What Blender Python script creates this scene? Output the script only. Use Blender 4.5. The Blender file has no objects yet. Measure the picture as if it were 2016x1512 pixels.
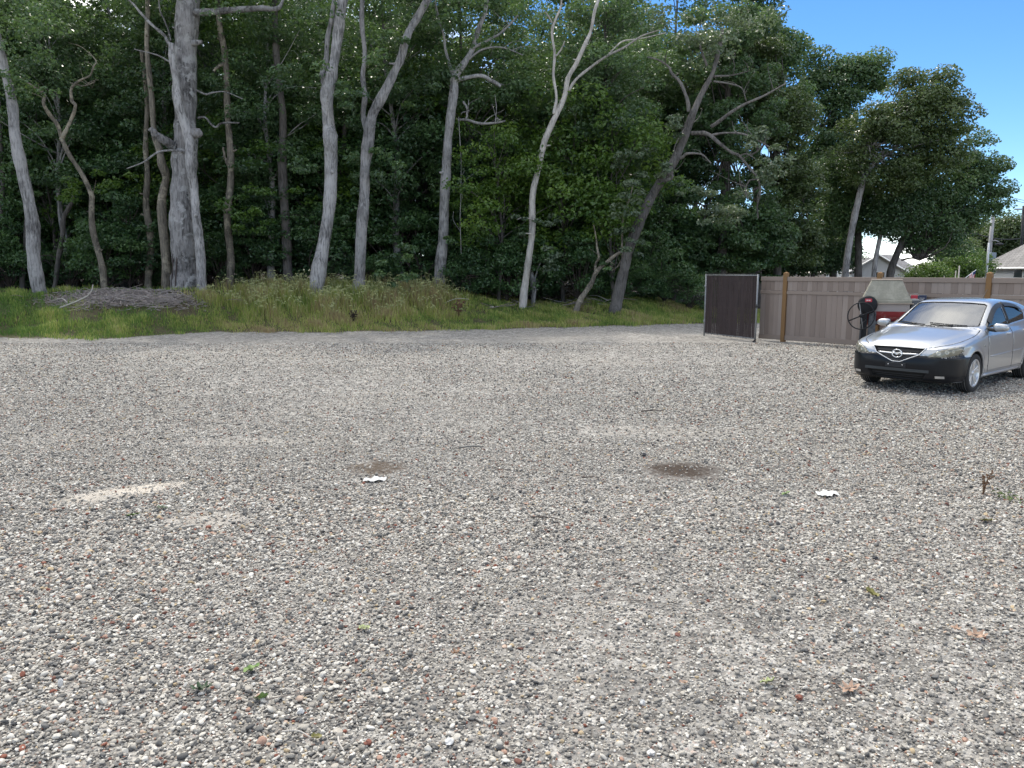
import bpy, math, random
import numpy as np
from mathutils import Vector, Matrix

# ---------------------------------------------------------------- camera, world, sun, exposure
SC = bpy.context.scene
COL = SC.collection
R = math.radians
CAM_H, PITCH, F, W0, H0 = 1.93, R(8.3), 1515.0, 2016, 1512
cam_data = bpy.data.cameras.new('camera')
cam_data.sensor_width = 36.0
cam_data.lens = 36.0 * F / W0
cam_data.clip_end = 3000
cam_data.clip_start = 0.1
cam = bpy.data.objects.new('camera', cam_data)
COL.objects.link(cam)
cam.location = (0, 0, CAM_H)
cam.rotation_euler = (R(90) - PITCH, 0, 0)
SC.camera = cam

SUN_EL, SUN_AZ = R(57), R(-14)          # azimuth clockwise from +Y: behind the wood, to the left
SUN = Vector((math.sin(SUN_AZ) * math.cos(SUN_EL), math.cos(SUN_AZ) * math.cos(SUN_EL), math.sin(SUN_EL)))
world = bpy.data.worlds.new('World')
SC.world = world
world.use_nodes = True
wt = world.node_tree
wt.nodes.clear()
w_out = wt.nodes.new('ShaderNodeOutputWorld')
w_bg = wt.nodes.new('ShaderNodeBackground')
w_sky = wt.nodes.new('ShaderNodeTexSky')
w_sky.sky_type = 'NISHITA'
w_sky.sun_disc = False
w_sky.sun_elevation = SUN_EL
w_sky.sun_rotation = SUN_AZ
w_sky.altitude = 0
w_sky.air_density = 0.75
w_sky.dust_density = 0.0
w_sky.ozone_density = 3.0
w_bg.inputs['Strength'].default_value = 0.15
# broken high cloud over the whole sky, laid out on a flat layer far above
tc = wt.nodes.new('ShaderNodeTexCoord')
sep = wt.nodes.new('ShaderNodeSeparateXYZ')
wt.links.new(tc.outputs['Generated'], sep.inputs[0])
def wm(op, a, b):
    n = wt.nodes.new('ShaderNodeMath'); n.operation = op
    for i, v in enumerate((a, b)):
        if hasattr(v, 'is_linked'): wt.links.new(v, n.inputs[i])
        else: n.inputs[i].default_value = v
    return n.outputs[0]
zz = wm('ADD', wm('MAXIMUM', sep.outputs[2], 0.0), 0.25)
cmb = wt.nodes.new('ShaderNodeCombineXYZ')
wt.links.new(wm('DIVIDE', sep.outputs[0], zz), cmb.inputs[0])
wt.links.new(wm('DIVIDE', sep.outputs[1], zz), cmb.inputs[1])
wn = wt.nodes.new('ShaderNodeTexNoise')
wn.inputs['Scale'].default_value = 0.5
wn.inputs['Detail'].default_value = 7
wn.inputs['Roughness'].default_value = 0.58
wn.inputs['Distortion'].default_value = 0.5
wmap = wt.nodes.new('ShaderNodeMapping')
wmap.inputs['Location'].default_value = (3.55, 5.65, 0)
wt.links.new(cmb.outputs[0], wmap.inputs['Vector'])
wt.links.new(wmap.outputs[0], wn.inputs['Vector'])
wr = wt.nodes.new('ShaderNodeValToRGB')
wr.color_ramp.elements[0].position = 0.485; wr.color_ramp.elements[0].color = (0, 0, 0, 1)
wr.color_ramp.elements[1].position = 0.63; wr.color_ramp.elements[1].color = (1, 1, 1, 1)
wt.links.new(wn.outputs[0], wr.inputs[0])
wmix = wt.nodes.new('ShaderNodeMixRGB')
wmix.inputs[2].default_value = (16.5, 16.2, 15.3, 1)
wt.links.new(wr.outputs[0], wmix.inputs[0])
w_hs = wt.nodes.new('ShaderNodeHueSaturation')
w_hs.inputs['Saturation'].default_value = 1.22
w_hs.inputs['Value'].default_value = 1.12
wt.links.new(w_sky.outputs[0], w_hs.inputs['Color'])
wt.links.new(w_hs.outputs[0], wmix.inputs[1])
wt.links.new(wmix.outputs[0], w_bg.inputs[0])
wt.links.new(w_bg.outputs[0], w_out.inputs[0])

sun_data = bpy.data.lights.new('sun', 'SUN')
sun_data.energy = 2.6
sun_data.angle = R(2.0)
sun_data.color = (1.0, 0.94, 0.84)
sun = bpy.data.objects.new('sun', sun_data)
COL.objects.link(sun)
sun.location = (-30, 40, 60)
sun.rotation_euler = (-SUN).to_track_quat('-Z', 'Y').to_euler()

vs = SC.view_settings
vs.view_transform = 'Standard'
vs.look = 'None'
vs.gamma = 1
vs.use_curve_mapping = False
vs.exposure = 0.22

# ---------------------------------------------------------------- helpers
rng = np.random.default_rng(7)
random.seed(7)
def px(u, v, Y):
    """world point at world depth Y seen at photograph pixel (u, v)"""
    a, b = (u - 1008) / F, (v - 756) / F
    fw = math.cos(PITCH) - b * math.sin(PITCH)
    dn = math.sin(PITCH) + b * math.cos(PITCH)
    t = Y / fw
    return np.array((a * t, Y, CAM_H - dn * t))
def gpx(u, v):
    a, b = (u - 1008) / F, (v - 756) / F
    fw = math.cos(PITCH) - b * math.sin(PITCH)
    dn = math.sin(PITCH) + b * math.cos(PITCH)
    t = CAM_H / dn
    return np.array((a * t, fw * t, 0.0))
def sstep(a, b, x):
    t = np.clip((np.asarray(x, float) - a) / (b - a), 0, 1)
    return t * t * (3 - 2 * t)

# the far edge of the gravel, as Y over X
_edge = [gpx(u, v) for u, v in ((-500, 668), (0, 665), (200, 668), (255, 664), (420, 654), (640, 655), (900, 650), (1180, 643), (1386, 637))]
EX = np.array([p[0] for p in _edge] + [9.0, 12.0, 60.0]); EY = np.array([p[1] for p in _edge] + [29.0, 32.0, 34.0])
def edgeY(X): return np.interp(X, EX, EY) + 0.18 * np.sin(np.asarray(X) * 2.3) + 0.1 * np.sin(np.asarray(X) * 5.1 + 1)
HX = np.array([-60, -16, -8, -3, 0.2, 2.2, 4.2, 6.0, 8.5, 12, 60]); HZ = np.array([1.2, 1.2, 1.2, 1.15, 0.65, 0.6, 0.95, 0.8, 0.25, 0.0, 0.0])
def Hg(X, Y):
    X = np.asarray(X, float); Y = np.asarray(Y, float)
    t = Y - edgeY(X)
    h = np.interp(X, HX, HZ) * sstep(-0.2, 6.5, t)
    h = h + 0.05 * sstep(0.3, 2, t) * (np.sin(X * 1.7 + Y) + np.sin(Y * 2.3 - X * 0.8)) * 0.6
    return h
def hit(u, v):
    """first ground point along the ray through pixel (u, v)"""
    Ys = np.arange(8.0, 60, 0.04); a, b = (u - 1008) / F, (v - 756) / F
    t = Ys / (math.cos(PITCH) - b * math.sin(PITCH)); Zs = CAM_H - (math.sin(PITCH) + b * math.cos(PITCH)) * t
    k = np.nonzero(Zs < Hg(a * t, Ys))[0]
    if len(k): return px(u, v, Ys[k[0]])
    return px(u, v, 60)

def mk_mesh(name, V, Fc, smooth=False, attr=None):
    V = np.asarray(V, np.float32); me = bpy.data.meshes.new(name)
    me.vertices.add(len(V)); me.vertices.foreach_set('co', V.ravel())
    if isinstance(Fc, np.ndarray):
        n, k = Fc.shape
        tot = np.full(n, k, np.int32); flat = Fc.astype(np.int32).ravel()
    else:
        tot = np.array([len(f) for f in Fc], np.int32); flat = np.array([i for f in Fc for i in f], np.int32)
    if len(tot):
        st = np.concatenate(([0], np.cumsum(tot)[:-1])).astype(np.int32)
        me.loops.add(len(flat)); me.loops.foreach_set('vertex_index', flat)
        me.polygons.add(len(tot)); me.polygons.foreach_set('loop_start', st); me.polygons.foreach_set('loop_total', tot)
    if len(tot): me.polygons.foreach_set('use_smooth', np.full(len(tot), bool(smooth)))
    if attr:
        for k, a in attr.items():
            at = me.attributes.new(k, 'FLOAT', 'POINT'); at.data.foreach_set('value', np.asarray(a, np.float32))
    me.update(calc_edges=True); me.validate()
    return me
def link(name, me, mat=None, parent=None):
    o = bpy.data.objects.new(name, me); COL.objects.link(o)
    if mat is not None and me is not None and not me.materials: me.materials.append(mat)
    if parent is not None: o.parent = parent
    return o
def empty(name, loc=(0, 0, 0), rz=0):
    o = bpy.data.objects.new(name, None); COL.objects.link(o)
    o.location = loc; o.rotation_euler = (0, 0, rz); o.empty_display_size = 0.2
    return o
def tag(o, label=None, cat=None, group=None, kind=None):
    if label: o['label'] = label
    if cat: o['category'] = cat
    if group: o['group'] = group
    if kind: o['kind'] = kind
    return o

class MB:
    def __init__(s): s.v = []; s.f = []
    def add(s, V, Fc):
        n = len(s.v); s.v += [tuple(map(float, p)) for p in V]; s.f += [tuple(int(i) + n for i in f) for f in Fc]; return s
    def box(s, c, d, ax=None, ch=0.0):
        c = np.asarray(c, float); d = np.asarray(d, float) / 2
        A = np.eye(3) if ax is None else np.asarray(ax, float)
        if ch <= 0:
            P = [(x, y, z) for z in (-1, 1) for y in (-1, 1) for x in (-1, 1)]
            V = [c + (np.array(p) * d) @ A for p in P]
            return s.add(V, [(0, 2, 3, 1), (4, 5, 7, 6), (0, 1, 5, 4), (2, 6, 7, 3), (0, 4, 6, 2), (1, 3, 7, 5)])
        V = []; idx = {}
        for sx in (-1, 1):
            for sy in (-1, 1):
                for sz in (-1, 1):
                    for k in range(3):
                        q = d.copy(); q[k] -= 0
                        m = np.array([d[j] - (ch if j != k else 0) for j in range(3)])
                        idx[(sx, sy, sz, k)] = len(V); V.append(c + (m * np.array((sx, sy, sz))) @ A)
        Fc = []
        def q4(k, sg):
            a, b = [(1, 2), (2, 0), (0, 1)][k]
            o = []
            for (p, q) in ((-1, -1), (1, -1), (1, 1), (-1, 1)):
                t = [0, 0, 0]; t[k] = sg; t[a] = p; t[b] = q; o.append(idx[(t[0], t[1], t[2], k)])
            return o if sg > 0 else o[::-1]
        for k in range(3):
            for sg in (-1, 1): Fc.append(q4(k, sg))
        for k in range(3):                                # edge bevels, edges along axis k
            a, b = (k + 1) % 3, (k + 2) % 3
            for p in (-1, 1):
                for q in (-1, 1):
                    o = []
                    for (e, w) in ((-1, a), (1, a), (1, b), (-1, b)):
                        t = [0, 0, 0]; t[k] = e; t[a] = p; t[b] = q; o.append(idx[(t[0], t[1], t[2], w)])
                    Fc.append(o if p * q > 0 else o[::-1])
        for sx in (-1, 1):
            for sy in (-1, 1):
                for sz in (-1, 1):
                    o = [idx[(sx, sy, sz, k)] for k in range(3)]; Fc.append(o if sx * sy * sz > 0 else o[::-1])
        return s.add(V, Fc)
    def tube(s, pts, rad, n=8, cap=True, jit=0.0, rg=None, squash=None):
        P = np.asarray(pts, float); m = len(P)
        rad = np.full(m, rad, float) if np.isscalar(rad) else np.asarray(rad, float)
        T = np.gradient(P, axis=0); T /= np.linalg.norm(T, axis=1)[:, None] + 1e-9
        u = np.cross(T[0], (0.31, 0.87, 0.2) if abs(T[0][2]) > 0.8 else (0, 0, 1)); u /= np.linalg.norm(u)
        V = []; ang = np.arange(n) * 2 * math.pi / n
        for i in range(m):
            u = u - T[i] * (u @ T[i]); u /= np.linalg.norm(u) + 1e-9; w = np.cross(T[i], u)
            rr = rad[i] * (1 + (jit * (rg or rng).standard_normal(n) if jit else 0) * np.ones(n))
            a = np.cos(ang) * rr; b = np.sin(ang) * rr * (squash or 1)
            V += list(P[i] + a[:, None] * u + b[:, None] * w)
        Fc = [(i * n + j, i * n + (j + 1) % n, (i + 1) * n + (j + 1) % n, (i + 1) * n + j) for i in range(m - 1) for j in range(n)]
        if cap: Fc += [tuple(range(n))[::-1], tuple(range((m - 1) * n, m * n))]
        return s.add(V, Fc)
    def lathe(s, prof, c=(0, 0, 0), ax=None, n=24, close=False):
        A = np.eye(3) if ax is None else np.asarray(ax, float)   # rows: local x,y,z; lathe about local z
        V = []; m = len(prof)
        for (r, z) in prof:
            for j in range(n):
                t = 2 * math.pi * j / n
                V.append(np.asarray(c) + np.array((r * math.cos(t), r * math.sin(t), z)) @ A)
        Fc = [(i * n + j, i * n + (j + 1) % n, ((i + 1) % m) * n + (j + 1) % n, ((i + 1) % m) * n + j) for i in range(m if close else m - 1) for j in range(n)]
        if not close:
            if prof[0][0] > 1e-4: Fc.append(tuple(range(n))[::-1])
            if prof[-1][0] > 1e-4: Fc.append(tuple(range((m - 1) * n, m * n)))
        return s.add(V, Fc)
    def prism(s, poly, a, b):
        """poly: list of 3D points (one cap); second cap offset by vector b; a unused"""
        P = [np.asarray(p, float) for p in poly]; n = len(P); b = np.asarray(b, float)
        V = P + [p + b for p in P]
        Fc = [tuple(range(n))[::-1], tuple(range(n, 2 * n))] + [(i, (i + 1) % n, n + (i + 1) % n, n + i) for i in range(n)]
        return s.add(V, Fc)
    def build(s, name, mat, parent=None, smooth=False):
        return link(name, mk_mesh(name, s.v, s.f, smooth), mat, parent)
def crom(P, n):
    """Catmull-Rom through rows of P, n samples per span"""
    P = np.asarray(P, float); Q = np.vstack((2 * P[0] - P[1], P, 2 * P[-1] - P[-2])); o = []
    for i in range(1, len(Q) - 2):
        for t in np.arange(n) / n:
            a, b, c, d = Q[i - 1], Q[i], Q[i + 1], Q[i + 2]
            o.append(0.5 * (2 * b + (c - a) * t + (2 * a - 5 * b + 4 * c - d) * t * t + (3 * b - a - 3 * c + d) * t ** 3))
    o.append(P[-1]); return np.array(o)

# ---------------------------------------------------------------- materials
class NT:
    def __init__(s, name):
        s.m = bpy.data.materials.new(name); s.m.use_nodes = True; s.t = s.m.node_tree; s.t.nodes.clear()
        s.out = s.n('ShaderNodeOutputMaterial')
    def n(s, typ, **kw):
        nd = s.t.nodes.new(typ)
        for k, v in kw.items(): setattr(nd, k, v)
        return nd
    def set(s, sock, v):
        if hasattr(v, 'is_linked'): s.t.links.new(v, sock)
        elif v is not None:
            if hasattr(sock.default_value, '__len__') and not hasattr(v, '__len__'): v = (v,) * len(sock.default_value)
            elif hasattr(sock.default_value, '__len__') and len(v) == 3 and len(sock.default_value) == 4: v = (*v, 1)
            sock.default_value = v
    def math(s, op, a, b=None, clamp=False):
        nd = s.n('ShaderNodeMath', operation=op, use_clamp=clamp); s.set(nd.inputs[0], a)
        if b is not None: s.set(nd.inputs[1], b)
        return nd.outputs[0]
    def mix(s, fac, a, b, blend='MIX'):
        nd = s.n('ShaderNodeMixRGB', blend_type=blend); s.set(nd.inputs[0], fac); s.set(nd.inputs[1], a); s.set(nd.inputs[2], b); return nd.outputs[0]
    def ramp(s, fac, stops, interp='LINEAR'):
        nd = s.n('ShaderNodeValToRGB'); cr = nd.color_ramp; cr.interpolation = interp
        while len(cr.elements) < len(stops): cr.elements.new(0.5)
        for e, (p, c) in zip(cr.elements, stops): e.position = p; e.color = (*c, 1) if hasattr(c, '__len__') else (c, c, c, 1)
        s.set(nd.inputs[0], fac); return nd.outputs[0]
    def coord(s, which='Object', scale=(1, 1, 1)):
        t = s.n('ShaderNodeTexCoord'); mp = s.n('ShaderNodeMapping'); s.t.links.new(t.outputs[which], mp.inputs[0]); mp.inputs['Scale'].default_value = scale; return mp.outputs[0]
    def pos(s): return s.n('ShaderNodeNewGeometry').outputs['Position']
    def noise(s, vec, scale, detail=4, rough=0.55, dist=0):
        nd = s.n('ShaderNodeTexNoise'); s.set(nd.inputs['Vector'], vec); s.set(nd.inputs['Scale'], scale); nd.inputs['Detail'].default_value = detail
        nd.inputs['Roughness'].default_value = rough; nd.inputs['Distortion'].default_value = dist; return nd.outputs[0]
    def voro(s, vec, scale, feat='F1', rnd=1.0):
        nd = s.n('ShaderNodeTexVoronoi', feature=feat); s.set(nd.inputs['Vector'], vec); nd.inputs['Scale'].default_value = scale; nd.inputs['Randomness'].default_value = rnd; return nd
    def attr(s, name, inst=False):
        nd = s.n('ShaderNodeAttribute', attribute_name=name)
        if inst: nd.attribute_type = 'INSTANCER'
        return nd
    def rand(s): return s.n('ShaderNodeObjectInfo').outputs['Random']
    def bump(s, h, strength=0.3, dist=0.02):
        nd = s.n('ShaderNodeBump'); nd.inputs['Strength'].default_value = strength; nd.inputs['Distance'].default_value = dist; s.set(nd.inputs['Height'], h); return nd.outputs[0]
    def pbr(s, color, rough=0.6, metal=0.0, normal=None, coat=0.0, spec=0.5, **kw):
        nd = s.n('ShaderNodeBsdfPrincipled'); s.set(nd.inputs['Base Color'], color); s.set(nd.inputs['Roughness'], rough); s.set(nd.inputs['Metallic'], metal)
        nd.inputs['Coat Weight'].default_value = coat; nd.inputs['Coat Roughness'].default_value = 0.04; nd.inputs['Specular IOR Level'].default_value = spec
        if normal is not None: s.set(nd.inputs['Normal'], normal)
        for k, v in kw.items(): s.set(nd.inputs[k], v)
        return nd.outputs[0]
    def done(s, sh): s.t.links.new(sh, s.out.inputs[0]); return s.m
def plain(name, col, rough=0.5, metal=0.0, var=0.25, scale=6.0, coat=0.0, bump=0.0, spec=0.5):
    m = NT(name); v = m.noise(m.coord(), scale, 5)
    c = m.mix(v, [x * (1 - var) for x in col], [min(1, x * (1 + var)) for x in col])
    return m.done(m.pbr(c, rough, metal, m.bump(m.noise(m.coord(), scale * 8, 4), bump, 0.01) if bump else None, coat, spec))

def bark(name, dark, light, scale=5, patch=None, fur=1.0):
    m = NT(name); p = m.pos()
    mp = m.n('ShaderNodeMapping'); m.set(mp.inputs[0], p); mp.inputs['Scale'].default_value = (1, 1, 0.16)
    n1 = m.noise(mp.outputs[0], scale * 4, 6, 0.65, 0.4); n2 = m.noise(p, 1.3, 4, 0.6)
    n3 = m.noise(mp.outputs[0], scale * 2.2, 3, 0.5, 0.8)
    f = m.math('ADD', m.math('MULTIPLY', n1, 0.6), m.math('MULTIPLY', n2, 0.5))
    c = m.ramp(f, [(0.40, dark), (0.62, light)])
    c = m.mix(m.ramp(n3, [(0.30, 0.7), (0.40, 0.0)]), c, [x * 0.6 for x in dark])
    if patch: c = m.mix(m.ramp(m.noise(p, 2.2, 5, 0.7), [(0.52, 0.0), (0.6, 1.0)]), c, patch)
    ri = m.math('ADD', 0.78, m.math('MULTIPLY', m.rand(), 0.4))
    c = m.mix(1.0, c, ri, 'MULTIPLY')
    return m.done(m.pbr(c, 0.9, normal=m.bump(m.math('ADD', n1, n3), 0.7 * fur, 0.03), spec=0.2))
def leafmat(name, a, b, c3, trans=0.35, rough=0.36):
    m = NT(name); t = m.attr('tint').outputs['Fac']; r = m.rand()
    f = m.math('ADD', m.math('MULTIPLY', t, 0.8), m.math('MULTIPLY', m.math('SUBTRACT', r, 0.5), 0.35))
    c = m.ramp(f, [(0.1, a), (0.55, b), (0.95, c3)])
    d = m.pbr(c, rough, spec=0.75)
    tr = m.n('ShaderNodeBsdfTranslucent'); m.set(tr.inputs[0], m.mix(0.35, c, (0.16, 0.24, 0.03)))
    ms = m.n('ShaderNodeMixShader'); ms.inputs[0].default_value = trans; m.t.links.new(d, ms.inputs[1]); m.t.links.new(tr.outputs[0], ms.inputs[2])
    return m.done(ms.outputs[0])
M = {}
M['bark_pale'] = bark('pale grey bark', (0.08, 0.077, 0.078), (0.36, 0.35, 0.35))
M['bark_white'] = bark('bleached dead wood', (0.22, 0.205, 0.19), (0.50, 0.47, 0.44), fur=0.5)
M['bark_rough'] = bark('furrowed grey bark', (0.035, 0.033, 0.033), (0.27, 0.26, 0.26), 3.5, patch=(0.33, 0.325, 0.325), fur=1.6)
M['bark_tan'] = bark('patchy tan bark', (0.065, 0.058, 0.05), (0.25, 0.22, 0.18), patch=(0.36, 0.32, 0.25))
M['bark_dark'] = bark('dark grey bark', (0.045, 0.04, 0.038), (0.14, 0.128, 0.12))
M['bark_mid'] = bark('mid grey bark', (0.06, 0.055, 0.053), (0.21, 0.195, 0.185))
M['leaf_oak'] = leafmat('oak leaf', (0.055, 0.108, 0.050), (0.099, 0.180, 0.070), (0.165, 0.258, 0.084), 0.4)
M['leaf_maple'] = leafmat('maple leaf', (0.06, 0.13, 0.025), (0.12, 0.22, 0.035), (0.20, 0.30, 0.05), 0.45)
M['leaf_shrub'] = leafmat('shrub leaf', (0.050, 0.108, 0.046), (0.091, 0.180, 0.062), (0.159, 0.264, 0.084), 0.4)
M['leaf_grey'] = leafmat('greyish oak leaf', (0.057, 0.092, 0.053), (0.103, 0.149, 0.083), (0.172, 0.218, 0.127), 0.3)
M['leaf_bronze'] = leafmat('dull green leaf', (0.048, 0.08, 0.030), (0.088, 0.135, 0.046), (0.14, 0.19, 0.062), 0.35)
M['twig'] = plain('dead twig', (0.20, 0.17, 0.15), 0.9, scale=20)
M['twig_pale'] = plain('bleached twig', (0.45, 0.42, 0.38), 0.9, scale=20)
M['twig_dark'] = plain('dark twig', (0.07, 0.055, 0.05), 0.9, scale=20)
# ---------------------------------------------------------------- ground
def ground_material():
    m = NT('gravel lot and wood floor'); p = m.pos()
    xyz = m.n('ShaderNodeSeparateXYZ'); m.set(xyz.inputs[0], p); X, Y = xyz.outputs[0], xyz.outputs[1]
    # stones
    v1 = m.voro(p, 42); v2 = m.voro(p, 85); v3 = m.voro(p, 19)
    hsv = m.n('ShaderNodeSeparateColor'); m.set(hsv.inputs[0], v1.outputs['Color'])
    stops = [(0.0, (0.07, 0.072, 0.08)), (0.12, (0.17, 0.165, 0.16)), (0.35, (0.30, 0.285, 0.265)), (0.6, (0.40, 0.385, 0.355)), (0.8, (0.50, 0.485, 0.46)), (0.9, (0.66, 0.65, 0.62)), (0.955, (0.36, 0.22, 0.17)), (1.0, (0.2, 0.16, 0.14))]
    cA = m.ramp(hsv.outputs[0], stops, 'CONSTANT')
    h2 = m.n('ShaderNodeSeparateColor'); m.set(h2.inputs[0], v2.outputs['Color'])
    cB = m.ramp(h2.outputs[1], stops, 'CONSTANT')
    h3 = m.n('ShaderNodeSeparateColor'); m.set(h3.inputs[0], v3.outputs['Color'])
    fine = m.noise(p, 220, 3)
    dirt = m.mix(fine, (0.10, 0.088, 0.076), (0.23, 0.205, 0.18))
    c = m.mix(m.ramp(h3.outputs[2], [(0.35, 0.0), (0.6, 1.0)]), cA, cB)
    gap = m.ramp(v1.outputs['Distance'], [(0.42, 0.0), (0.62, 1.0)])
    c = m.mix(m.math('MULTIPLY', gap, 0.75), c, dirt)
    c = m.mix(0.45, c, m.ramp(h3.outputs[0], [(0.0, (0.10, 0.098, 0.095)), (0.3, (0.26, 0.25, 0.235)), (0.6, (0.42, 0.405, 0.375)), (1.0, (0.70, 0.68, 0.64))]))
    v4 = m.voro(p, 7.5); h4 = m.n('ShaderNodeSeparateColor'); m.set(h4.inputs[0], v4.outputs['Color'])
    c = m.mix(0.5, c, m.ramp(h4.outputs[0], [(0.0, 0.55), (0.5, 1.0), (1.0, 1.45)]), 'MULTIPLY')
    # wide tone shifts: finer, sandier wheel tracks and darker coarse strips
    big = m.noise(p, 0.35, 4, 0.6, 0.6)
    c = m.mix(m.ramp(big, [(0.48, 0.0), (0.68, 0.42)]), c, m.mix(fine, (0.30, 0.275, 0.24), (0.44, 0.41, 0.365)))
    wob = m.noise(p, 5, 4, 0.65); wob2 = m.noise(p, 30, 3, 0.6)
    def patch(u, v, ru, rv, col, rot=0.0, amt=1.0, ragged=0.8):
        nonlocal c
        g = gpx(u, v); rx = abs(gpx(u + ru, v)[0] - g[0]); ry = abs(gpx(u, v - rv)[1] - gpx(u, v + rv)[1]) / 2
        dx = m.math('SUBTRACT', X, float(g[0])); dy = m.math('SUBTRACT', Y, float(g[1]))
        cs, sn = math.cos(rot), math.sin(rot)
        a = m.math('ADD', m.math('MULTIPLY', dx, cs / rx), m.math('MULTIPLY', dy, sn / rx))
        b = m.math('ADD', m.math('MULTIPLY', dx, -sn / ry), m.math('MULTIPLY', dy, cs / ry))
        d = m.math('ADD', m.math('MULTIPLY', a, a), m.math('MULTIPLY', b, b))
        d = m.math('ADD', d, m.math('ADD', m.math('MULTIPLY', m.math('SUBTRACT', wob, 0.5), 2.2 * ragged), m.math('MULTIPLY', m.math('SUBTRACT', wob2, 0.5), 2.4 * ragged)))
        c = m.mix(m.ramp(d, [(0.15, amt), (1.25, 0.0)]), c, m.mix(fine, [x * 0.75 for x in col], [x * 1.25 for x in col]))
    patch(740, 921, 72, 17, (0.10, 0.075, 0.055), amt=0.95)
    patch(1342, 926, 98, 22, (0.07, 0.052, 0.04), amt=1.0, ragged=0.5)
    patch(255, 966, 110, 13, (0.60, 0.545, 0.47), rot=0.5, amt=0.95, ragged=1.2)
    patch(165, 985, 80, 11, (0.56, 0.51, 0.44), rot=0.3, amt=0.75, ragged=1.2)
    patch(410, 1022, 110, 18, (0.46, 0.42, 0.37), amt=0.7)
    patch(1145, 885, 40, 6, (0.13, 0.11, 0.085), amt=0.7)
    patch(500, 870, 160, 10, (0.40, 0.375, 0.335), amt=0.5)
    patch(1300, 850, 200, 14, (0.40, 0.37, 0.33), amt=0.5)
    # verge and wood floor
    t = m.attr('beyond').outputs['Fac']
    tn = m.math('ADD', t, m.math('ADD', m.math('MULTIPLY', m.math('SUBTRACT', m.noise(p, 1.6, 5, 0.7), 0.5), 1.1), m.math('MULTIPLY', m.math('SUBTRACT', wob2, 0.5), 0.5)))
    soil = m.ramp(m.noise(p, 3.2, 6, 0.7), [(0.3, (0.05, 0.042, 0.03)), (0.5, (0.10, 0.085, 0.05)), (0.7, (0.085, 0.105, 0.035))])
    floor = m.ramp(m.noise(p, 7, 6, 0.75), [(0.3, (0.018, 0.014, 0.010)), (0.6, (0.055, 0.042, 0.03)), (0.8, (0.10, 0.08, 0.06))])
    soil = m.mix(m.ramp(tn, [(0.42, 0.0), (0.55, 1.0)]), soil, floor) if False else soil
    far = m.math('MULTIPLY', m.math('SUBTRACT', tn, 5.2), 0.8, True)
    land = m.mix(far, soil, floor)
    k = m.math('MULTIPLY', m.math('ADD', tn, 0.05), 4.0, True)
    c = m.mix(k, c, land)
    hgt = m.math('ADD', m.math('SUBTRACT', 1.0, v1.outputs['Distance']), m.math('MULTIPLY', fine, 0.5))
    return m.done(m.pbr(c, 0.92, normal=m.bump(hgt, 0.9, 0.02), spec=0.25))
xs = np.concatenate((np.linspace(-700, -50, 14)[:-1], np.arange(-50, 50, 0.45), np.linspace(50, 700, 14)))
ys = np.concatenate((np.linspace(-200, 0, 8)[:-1], np.arange(0, 18, 1.0), np.arange(18, 36, 0.35), np.arange(36, 75, 1.5), np.linspace(75, 1400, 18)))
GX, GY = np.meshgrid(xs, ys); GZ = Hg(GX, GY)
nx, ny = len(xs), len(ys)
ii = (np.arange(ny - 1)[:, None] * nx + np.arange(nx - 1)[None, :]).ravel()
ground = link('ground', mk_mesh('ground', np.stack((GX, GY, GZ), -1).reshape(-1, 3), np.stack((ii, ii + 1, ii + nx + 1, ii + nx), 1), True, {'beyond': (GY - edgeY(GX)).ravel()}), ground_material())
tag(ground, kind='structure')

# ---------------------------------------------------------------- loose gravel: instanced stones
def stone_variant(i):
    rg = np.random.default_rng(100 + i)
    import bmesh
    bm = bmesh.new(); bmesh.ops.create_icosphere(bm, subdivisions=2 if i < 6 else 1, radius=0.5)
    d = rg.normal(size=(8, 3)); d /= np.linalg.norm(d, axis=1)[:, None]; off = rg.uniform(0.25, 0.42, 8)
    ax = np.array((1.0, rg.uniform(0.65, 0.95), rg.uniform(0.45, 0.7)))
    for v in bm.verts:
        p = np.array(v.co)
        for k in range(8):
            e = p @ d[k] - off[k]
            if e > 0: p = p - d[k] * e * 0.85
        v.co = p * ax
    me = bpy.data.meshes.new('pebble'); bm.to_mesh(me); bm.free()
    for q in me.polygons: q.use_smooth = i % 2 == 0
    return me
def stone_material():
    m = NT('pebble'); t = m.attr('tone', True).outputs['Fac']
    c = m.ramp(t, [(0.0, (0.085, 0.087, 0.092)), (0.045, (0.13, 0.132, 0.135)), (0.13, (0.17, 0.17, 0.17)), (0.24, (0.27, 0.26, 0.245)), (0.36, (0.34, 0.33, 0.31)), (0.50, (0.41, 0.39, 0.36)),
                   (0.62, (0.48, 0.47, 0.445)), (0.73, (0.56, 0.55, 0.525)), (0.82, (0.62, 0.61, 0.585)), (0.885, (0.70, 0.69, 0.665)), (0.915, (0.42, 0.34, 0.23)), (0.935, (0.38, 0.25, 0.20)),
                   (0.955, (0.22, 0.085, 0.06)), (0.968, (0.16, 0.075, 0.06)), (0.978, (0.46, 0.36, 0.30)), (1.0, (0.24, 0.25, 0.28))], 'CONSTANT')
    n = m.noise(m.coord('Object'), 4, 4, 0.7)
    c = m.mix(1.0, c, m.ramp(n, [(0.25, (0.73, 0.705, 0.665)), (0.75, (1.22, 1.18, 1.105))]), 'MULTIPLY')
    return m.done(m.pbr(c, 0.75, spec=0.3))
stone_col = bpy.data.collections.new('pebble_shapes')
smat = stone_material()
for i in range(10):
    me = stone_variant(i); me.materials.append(smat); stone_col.objects.link(bpy.data.objects.new('pebble%02d' % i, me))
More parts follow.
